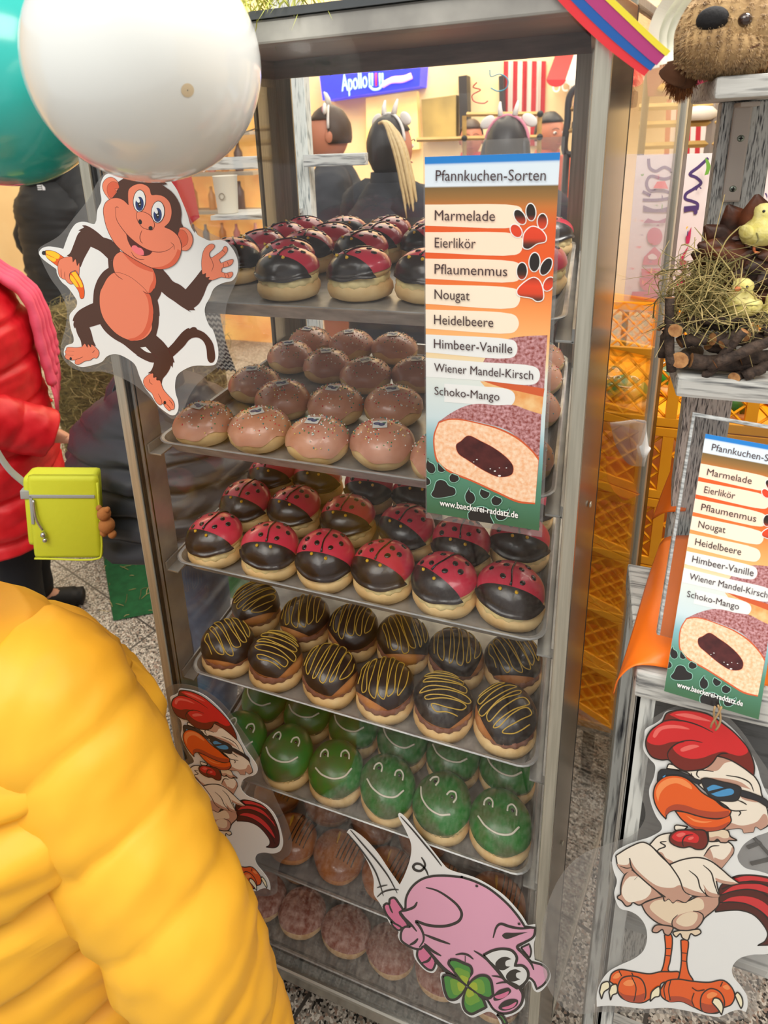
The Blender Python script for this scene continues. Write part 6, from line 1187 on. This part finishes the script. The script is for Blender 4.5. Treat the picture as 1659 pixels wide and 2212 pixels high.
# ------------------------------------------------------------------ the mall behind
cream = mat('shop_wall', (246, 222, 176), .8, c2=(240, 212, 164), scale=2)
MB().add(*box(-9, 6, 6.6, 6.7, 0, 4.6)).obj('wall_back', cream, None, False, label='cream shop front wall at the back of the hall', kind='structure')
MB().add(*box(-9.1, -9, -2.5, 6.6, 0, 4.6)).obj('wall_left', cream, None, False, label='cream wall at the far left', kind='structure')
MB().add(*box(6, 6.1, -2.5, 6.6, 0, 4.6)).obj('wall_right', cream, None, False, label='cream wall at the far right', kind='structure')
area((-1.5, 5.2, 3.9), 2.4, 150, col=(1, .84, .58), aim=(0, .45, -1)); area((1.6, 4.2, 3.6), 1.4, 60, col=(1, .86, .66), aim=(0, .5, -1)); area((-5.2, 4.6, 3.8), 2.0, 120, col=(1, .76, .42), aim=(.1, .5, -1))
def quad(q, Y): return [W(px, py, Y=Y) for px, py in q]
def slab(q, Y, th, name, m, par=None, **k):
    A = quad(q, Y); n = len(A); V = A+[v+Vector((0, th, 0)) for v in A]; F = [tuple(range(n)), tuple(range(2*n-1, n-1, -1))]+[(i, i+n, (i+1) % n+n, (i+1) % n) for i in range(n)]
    o = MB().add(V, F).obj(name, m, None, False)
    if par: o.parent = par; o.matrix_parent_inverse = par.matrix_basis.inverted()
    if k: tag(o, **k)
    return o
# blue shop sign, lit from inside
Y = 6.3; sg = empty('shop_sign', W(790, 185, Y=Y), 'lit blue shop sign with pale lettering seen through the top of the cabinet', 'sign')
slab(((686, 130), (697, 217), (906, 186), (910, 122)), Y, .31, 'sign_box', mat('sign_blue', (40, 52, 238), .4, emit=.85), sg)
lt = mat('sign_letter', (170, 214, 255), .4, emit=1.1); pkm = mat('sign_pink', (250, 190, 220), .4, emit=.9); rdm = mat('sign_red', (220, 50, 60), .4, emit=.8)
V, F = text_mesh('Apollo'); mx = max(v[0] for v in V); A, B, D = W(738, 198, Y=Y-.012), W(793, 189, Y=Y-.012), W(736, 160, Y=Y-.012)
ux_, uz_ = (B-A)/mx, (D-A)/.72
o = MB().add([A+ux_*v[0]+uz_*v[1] for v in V]+[A+ux_*v[0]+uz_*v[1]+Vector((.006, -.001, .004)) for v in V], F+[tuple(i+len(V) for i in f) for f in F]).obj('lettering', lt, None, False); o.parent = sg; o.matrix_parent_inverse = sg.matrix_basis.inverted()
mb = MB()
for dx in (798, 804, 812, 820, 826): mb.add(*tube(quad(((dx, 158), (dx+.5, 186)), Y-.02), .010, 6), 0 if dx != 812 else 1)
mb.add(*tube(cr(quad(((798, 186), (806, 193), (818, 192), (827, 184)), Y-.02), 5), .012, 6), 0); o = mb.obj('emblem', [lt, rdm], None, True); o.parent = sg; o.matrix_parent_inverse = sg.matrix_basis.inverted()
mb = MB(); mb.add(*tube(cr(quad(((826, 186), (845, 176), (870, 174), (890, 166)), Y-.02), 5), .02, 6)).add(*tube(cr(quad(((828, 178), (850, 168), (872, 166), (888, 160)), Y-.02), 5), .012, 6)); o = mb.obj('swoosh', pkm, None, True); o.parent = sg; o.matrix_parent_inverse = sg.matrix_basis.inverted()
yw = mat('lit_poster', (255, 226, 150), .6, emit=.55, c2=(248, 206, 120), scale=4); dk = mat('window_frame_dark', (40, 34, 34), .5)
slab(((790, 212), (792, 330), (905, 322), (900, 196)), 6.5, .11, 'lit_panel', yw, None, label='glowing yellow advertising panel under the blue shop sign', cat='panel')
slab(((672, 260), (676, 340), (690, 338), (688, 256)), 6.5, .11, 'lit_panel', yw, None, label='narrow glowing yellow strip left of the panel under the blue sign', cat='panel')
for a, b, lb in ((990, 1008, 'wider dark window post behind the wooden rack'), (1077, 1087, 'narrow dark window post left of the striped banner')): slab(((a, 165), (a+4, 300), (b+3, 298), (b, 162)), 6.4, .21, 'window_post', dk, None, label=lb, cat='post')
slab(((910, 215), (914, 300), (985, 296), (985, 205)), 6.45, .16, 'shop_display', mat('display_olive', (150, 130, 76), .6, c2=(190, 164, 96), scale=3), None, label='olive brown display panel between the glowing panel and the dark post', cat='panel')
# red and white banner and awning
rw = mat('banner_white', (232, 214, 206), .8); rr_ = mat('banner_red', (186, 44, 52), .8)
bn = empty('striped_banner', W(1135, 220, Y=6.57), 'red and white vertically striped banner hanging behind the cabinet', 'banner'); mb = MB(); n = 9
for i in range(n*2):
    a, b = 1088+92*i/(n*2), 1088+92*(i+1)/(n*2); mb.add(quad(((a, 132-.03*i), (a-2-.2*i, 315), (b-2-.2*i, 315), (b, 132)), 6.57-.02*math.sin(i*1.1)), [(0, 1, 2, 3)], 1 if (i//2) % 2 == 0 else 0)
o = mb.obj('cloth', [rw, rr_], None, False); o.parent = bn; o.matrix_parent_inverse = bn.matrix_basis.inverted()
aw = empty('striped_awning', W(1235, 155, Y=5.8), 'red and white scalloped awning at the top right behind the cabinet', 'awning'); mb = MB()
for i in range(8):
    a0, a1 = 1180+42*i, 1180+42*(i+1); t0, t1 = 1200+40*i, 1200+40*(i+1); Q = [W(t0, 118-4*i*.2, Y=6.6), W(t1, 118-4*i*.2, Y=6.6), W(a1, 172, Y=5.7), W(a0, 172, Y=5.7)]; mb.add(Q, [(0, 1, 2, 3)], i % 2)
    P = [W(a0, 172, Y=5.7)]+[W(a0+(a1-a0)*(.5-.5*math.cos(PI*j/8)), 172+16*math.sin(PI*j/8), Y=5.69) for j in range(9)]+[W(a1, 172, Y=5.7)]; mb.add(P, [tuple(range(len(P)))], i % 2)
o = mb.obj('cloth', [rr_, rw], None, False); o.parent = aw; o.matrix_parent_inverse = aw.matrix_basis.inverted()
# shop lettering on the wall
V, F = text_mesh('oct'); mx = max(v[0] for v in V); A, B, D = W(1192, 200, Y=6.55), W(1240, 196, Y=6.55), W(1191, 166, Y=6.55); ux_, uz_ = (B-A)/mx, (D-A)/.72
MB().add([A+ux_*v[0]+uz_*v[1] for v in V], F).obj('wall_lettering', mat('lettering_white', (250, 246, 236), .5, emit=.5), None, False, label='white letters on the cream wall under the striped awning', cat='lettering')
# wooden rack
wd_m = mat('rack_wood', (206, 168, 96), .6, c2=(186, 146, 78), scale=12, stretch=(1, 6, 6)); rk = empty('wooden_rack', W(1085, 280, Y=3.9), 'pale wooden shelf rack with black joints behind the cabinet', 'rack')
def bar(a, b, r, m, name, par, fl=1.):
    o = MB().add(*tube([a, b], r, 4 if fl == 1 else 8, fl)).obj(name, m, None, False); o.parent = par; o.matrix_parent_inverse = par.matrix_basis.inverted()
for a, b in (((1008, 247), (1168, 246)), ((1000, 299), (1168, 296)), ((900, 302), (1004, 299)), ((1003, 250), (1006, 1000)), ((1166, 242), (1150, 1000)), ((1004, 360), (1166, 356))): bar(W(*a, Y=3.9), W(*b, Y=3.9), .013, wd_m, 'rack_bar', rk)
for q in ((1003, 299), (1166, 296), (1167, 246)): o = MB().add(*sph((0, 0, 0), .018, 10, 8), 0, tr(*W(*q, Y=3.89))).obj('joint', black_rub, None); o.parent = rk; o.matrix_parent_inverse = rk.matrix_basis.inverted()
# black bread rack
yl_p = None
bk_ = empty('black_rack', W(1255, 260, Y=3.4), 'black framed rack with cakes on wooden shelves behind the right post', 'rack')
for pth in (((1296, 181), (1250, 186), (1232, 205), (1226, 260), (1222, 330), (1240, 334)), ): o = MB().add(*tube(cr(quad(pth, 3.4), 6), .016, 8)).obj('frame', dk, None); o.parent = bk_; o.matrix_parent_inverse = bk_.matrix_basis.inverted()
o = MB().add(*tube([W(1224, 330, Y=3.4), Vector((W(1224, 330, Y=3.4).x, 3.4, 0))], .016, 8)).obj('frame', dk, None); o.parent = bk_; o.matrix_parent_inverse = bk_.matrix_basis.inverted()
for y in (232, 278): bar(W(1228, y+4, Y=3.4), W(1330, y-6, Y=3.4), .012, wd_m, 'shelf', bk_)
ck = [mat('cake_pink', (206, 120, 140), .6), mat('cake_white', (226, 214, 196), .6), mat('cake_dark', (52, 34, 30), .5)]
for k, (x, y) in enumerate(((1262, 220), (1285, 217), (1258, 262), (1284, 262), (1262, 312))): MB().add(*lathe([(.04, 0), (.05, .006), (.05, .03), (.035, .05), (.004, .06)], 20)).obj('cake', ck[k % 3], None, True, label=f'{["pink", "white", "dark", "pink", "white"][k]} cake on the {["upper", "upper", "middle", "middle", "lower"][k]} shelf of the black rack, {["left", "right", "left", "right", "alone"][k]}', cat='cake', group='cakes on the black rack').location = W(x, y+16, Y=3.38)
# coloured paper spirals
sp_m = [mat('spiral_teal', (40, 160, 190), .4), mat('spiral_red', (206, 60, 60), .4), mat('spiral_brown', (130, 96, 70), .5)]
for P, m, lb in ((((1058, 150), (1060, 165), (1080, 160), (1097, 172), (1094, 190), (1076, 197), (1060, 190)), 0, 'teal paper spiral hanging by the striped banner'), (((1030, 178), (1022, 188), (1038, 194), (1020, 206), (1023, 218), (1046, 223), (1054, 218)), 1, 'red and brown paper spiral hanging left of the teal one')):
    MB().add(*tube(cr(quad(P, 3.0), 6), .0065, 6, .4)).obj('paper_spiral', sp_m[m], None, True, label=lb, cat='streamer', group='paper spirals')
# whitewashed timber frame right behind the cabinet
tf = empty('timber_frame', W(628, 280, Y=1.75), 'whitewashed timber post with cross boards standing behind the cabinet', 'timber frame')
ww_t = wash('whitewash_timber', c=(214, 218, 214), c2=(96, 108, 112), st=(30, 10, 2.5), lo=.5, hi=.72)
A, B = W(591, 170, Y=1.75), W(656, 168, Y=1.75)
o = MB().add(*box(A.x, B.x, 1.75, 1.79, 0, zt(.50), .003)).obj('post', ww_t, None, False); o.parent = tf; o.matrix_parent_inverse = tf.matrix_basis.inverted()
a, b = W(668, 334, Y=1.745), W(795, 356, Y=1.745); o = MB().add(*box(a.x-.01, b.x, 1.72, 1.75, b.z, a.z, .003)).obj('cross_board', ww_h, None, False); o.parent = tf; o.matrix_parent_inverse = tf.matrix_basis.inverted()
a, b = W(380, 344, Y=1.745), W(600, 364, Y=1.745); o = MB().add(*box(a.x, b.x, 1.755, 1.775, b.z, a.z, .003)).obj('cross_board', ww_h, None, False); o.parent = tf; o.matrix_parent_inverse = tf.matrix_basis.inverted()
# lit shelves to the left, seen through the side of the cabinet
ls = empty('product_shelf', W(480, 330, Y=4.6), 'warmly lit shop shelf with bottles seen through the upper left of the cabinet', 'shelf')
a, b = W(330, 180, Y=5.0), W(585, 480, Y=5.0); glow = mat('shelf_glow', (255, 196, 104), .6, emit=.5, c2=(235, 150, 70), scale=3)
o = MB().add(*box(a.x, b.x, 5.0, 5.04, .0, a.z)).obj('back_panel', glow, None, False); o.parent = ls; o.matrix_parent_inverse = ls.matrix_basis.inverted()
for i in range(6): z = a.z-.12-.32*i; o = MB().add(*box(a.x, b.x, 4.75, 5.0, z-.03, z)).obj('shelf', mat('shelf_grey', (150, 140, 128), .6), None, False); o.parent = ls; o.matrix_parent_inverse = ls.matrix_basis.inverted()
rr = random.Random(21); bc = [mat('bottle_'+n, c, .3) for n, c in (('amber', (190, 120, 50)), ('grey', (150, 142, 134)), ('rose', (196, 120, 110)), ('brown', (96, 66, 50)))]
bx = MB().add(*lathe([(.03, 0), (.034, .01), (.034, .14), (.014, .18), (.013, .22), (.004, .222)], 14)).mesh('bottle', bc[0])
for i in range(1, 5):
    x = a.x+.06; q = 0
    while x < b.x-.05:
        o = bpy.data.objects.new('bottle', bx); C.objects.link(o); o.location = (x, 4.85, a.z-.12-.32*i); s = rr.uniform(.85, 1.1); o.scale = (s, s, s); q += 1
        o.material_slots[0].link = 'OBJECT'; o.material_slots[0].material = rr.choice(bc); tag(o, f'bottle on the {["", "upper", "second", "third", "lower"][i]} board of the warmly lit shelf, number {q} from the left end', 'bottle', 'bottles on the lit shelf'); x += rr.uniform(.13, .2)
# bunting and paper cup seen through the left pane
bu = empty('bunting', W(430, 330, Y=1.95), 'string of red and white paper pennants hanging behind the upper left of the cabinet', 'bunting')
for q, m in ((((445, 296), (512, 292), (470, 345)), rr_), (((405, 340), (446, 300), (468, 345), (440, 372)), rw), (((360, 360), (405, 344), (430, 470), (390, 500)), rr_)): slab(q, 1.95, .004, 'pennant', m, bu)
o = MB().add(*tube(cr(quad(((300, 380), (360, 358), (405, 338), (446, 298), (512, 290), (596, 262)), 1.953), 6)+[W(600, 262, Y=1.79)], .0022, 6)).obj('cord', dk, None); o.parent = bu; o.matrix_parent_inverse = bu.matrix_basis.inverted()
cq = W(490, 428, Y=1.655); cq.z = W(490, 465, Y=1.60).z+.051
cup = empty('paper_cup', cq, 'pale paper cup with round emblem behind the ladybird doughnuts', 'cup'); V, F = lathe([(.030, -.05), (.036, .055), (.037, .057), (.034, .057), (.029, -.048)], 28); MB().add(V, F).obj('cup_wall', mat('cup_paper', (206, 200, 186), .7), cup); V, F = lathe([(.007, 0), (.0105, .0)], 20); MB().add(V, F, 0, tr(.004, -.0345, .0) @ rot('X', 85)).obj('emblem', mat('cup_print', (120, 112, 100), .7), cup)
slab(((455, 466), (455, 476), (606, 473), (606, 463)), 1.60, .155, 'ledge', ww_h, None, label='narrow whitewashed ledge carrying the paper cup behind the cabinet', cat='ledge')
# red patterned thing and striped wall at the upper right
slab(((1395, 128), (1400, 208), (1640, 202), (1640, 120)), 2.6, .03, 'red_banner', mat('maroon_banner', (132, 20, 52), .7), None, label='maroon banner with yellow print below the plush lion', cat='banner')
for x in (1396, 1636):
    q = W(x, 205, Y=2.62); o = MB().add(*tube([(q.x, 2.625, 0), (q.x, 2.625, q.z+.1)], .012, 10)).obj('banner_pole', dk, bpy.data.objects['red_banner'])
mb = MB()
for x in (1430, 1457, 1528): mb.add(*tube(cr(quad(((x-6, 186), (x, 190), (x+8, 184)), 2.58), 5), .012, 6))
mb.obj('print', yl, bpy.data.objects['red_banner'], True)
sw = empty('striped_wall_panel', W(1510, 280, Y=4.2), 'red and white striped panel behind the wooden shelves at the right', 'panel'); mb = MB()
for i in range(14): a = 1440+11*i; mb.add(quad(((a, 215), (a-6, 345), (a+5, 345), (a+11, 215)), 4.2), [(0, 1, 2, 3)], i % 2)
o = mb.obj('stripes', [rr_, rw], None, False); o.parent = sw; o.matrix_parent_inverse = sw.matrix_basis.inverted()
r2 = empty('wooden_rack', W(1510, 270, Y=3.2), 'wooden rack at the right whose shelves carry a doughnut', 'rack')
for y in (228, 266, 312): bar(W(1380, y+4, Y=3.2), W(1548, y-2, Y=3.2), .015, wd_m, 'shelf', r2)
q = W(1546, 205, Y=3.2); bar(q, Vector((q.x, 3.2, 0)), .02, mat('rack_grey', (150, 140, 132), .6), 'rack_post', r2)
MB().add(*lathe([(.05, 0), (.07, .012), (.07, .035), (.05, .055), (.004, .06)], 22)).obj('doughnut', ck[1], None, True, label='pale doughnut on the wooden rack at the right behind the door', cat='doughnut').location = W(1507, 260, Y=3.2)
# ------------------------------------------------------------------ people behind the counter
cow_w = mat('plush_white', (232, 226, 220), .9); cow_p = mat('plush_pink', (226, 140, 160), .9)
def headband(r, k, HM, pinkear=False):
    h = bpy.data.objects.new('cow_headband', None); C.objects.link(h); h.parent = r
    P = [HM @ Vector((.088*k*math.cos(t), .012*k, (.03+.108*math.sin(t))*k)) for t in [PI*i/14 for i in range(15)]]; MB().add(*tube(P, .006*k, 8)).obj('band', cow_w if not pinkear else cow_p, h)
    for s in (-1, 1):
        MB().add(*tube([HM @ Vector((s*x*k, y*k, z*k)) for x, y, z in ((.028, .01, .135), (.034, .005, .165), (.036, -.005, .19))], [.012*k, .009*k, .004*k], 10)).obj('horn', cow_w, h)
        M = HM @ tr(s*.085*k, .0, .115*k) @ rot('Y', s*35); MB().add(*sph((0, 0, 0), (.034*k, .010*k, .022*k), 16, 10), 0, M).add(*sph((0, -.006*k, 0), (.024*k, .007*k, .014*k), 14, 8), 1, M).obj('ear', [cow_w, cow_p], h)
shirt = mat('dark_shirt', (34, 36, 44), .8)
AR = [((-.24, -.02, 1.10), (-.16, -.26, 1.02)), ((.24, -.02, 1.10), (.16, -.26, 1.02))]
def seller(px, py, Y, yaw, H, label, hm, hair, pe=False, s_=shirt, band=True):
    q = W(px, py, Y=Y); k = H/1.7; r, k, HM = person((q.x, Y, max(0, q.z-1.60*k)), yaw, H, label, s_, navy_t, bootm, hm, AR, sk_=skin_w, group='people behind the cabinet', puff=.006, seams=.4, hem=.8, hair=hair, legs=False)
    if band: headband(r, k, HM, pe)
    return r
seller(718, 292, 3.1, -75, 1.82, 'person in profile facing left with brown hair and cow horn headband behind the cabinet', hair_b, 'short')
seller(838, 322, 2.5, 150, 1.64, 'person with dark head, blond ponytail and cow headband behind the ladybird doughnuts', hair_d, 'pony')
seller(1092, 345, 2.9, 170, 1.82, 'person with pink eared headband mostly hidden behind the menu sign', hair_d, 'long', True)
seller(1018, 300, 4.6, 10, 1.66, 'distant person in a red top behind the wooden rack', hair_b, 'short', s_=mat('red_shirt', (200, 40, 40), .8), band=False)
seller(1184, 290, 4.3, 40, 1.70, 'distant person with dark cap right of the striped banner', hair_d, 'short', s_=mat('orange_shirt', (206, 90, 60), .8), band=False)
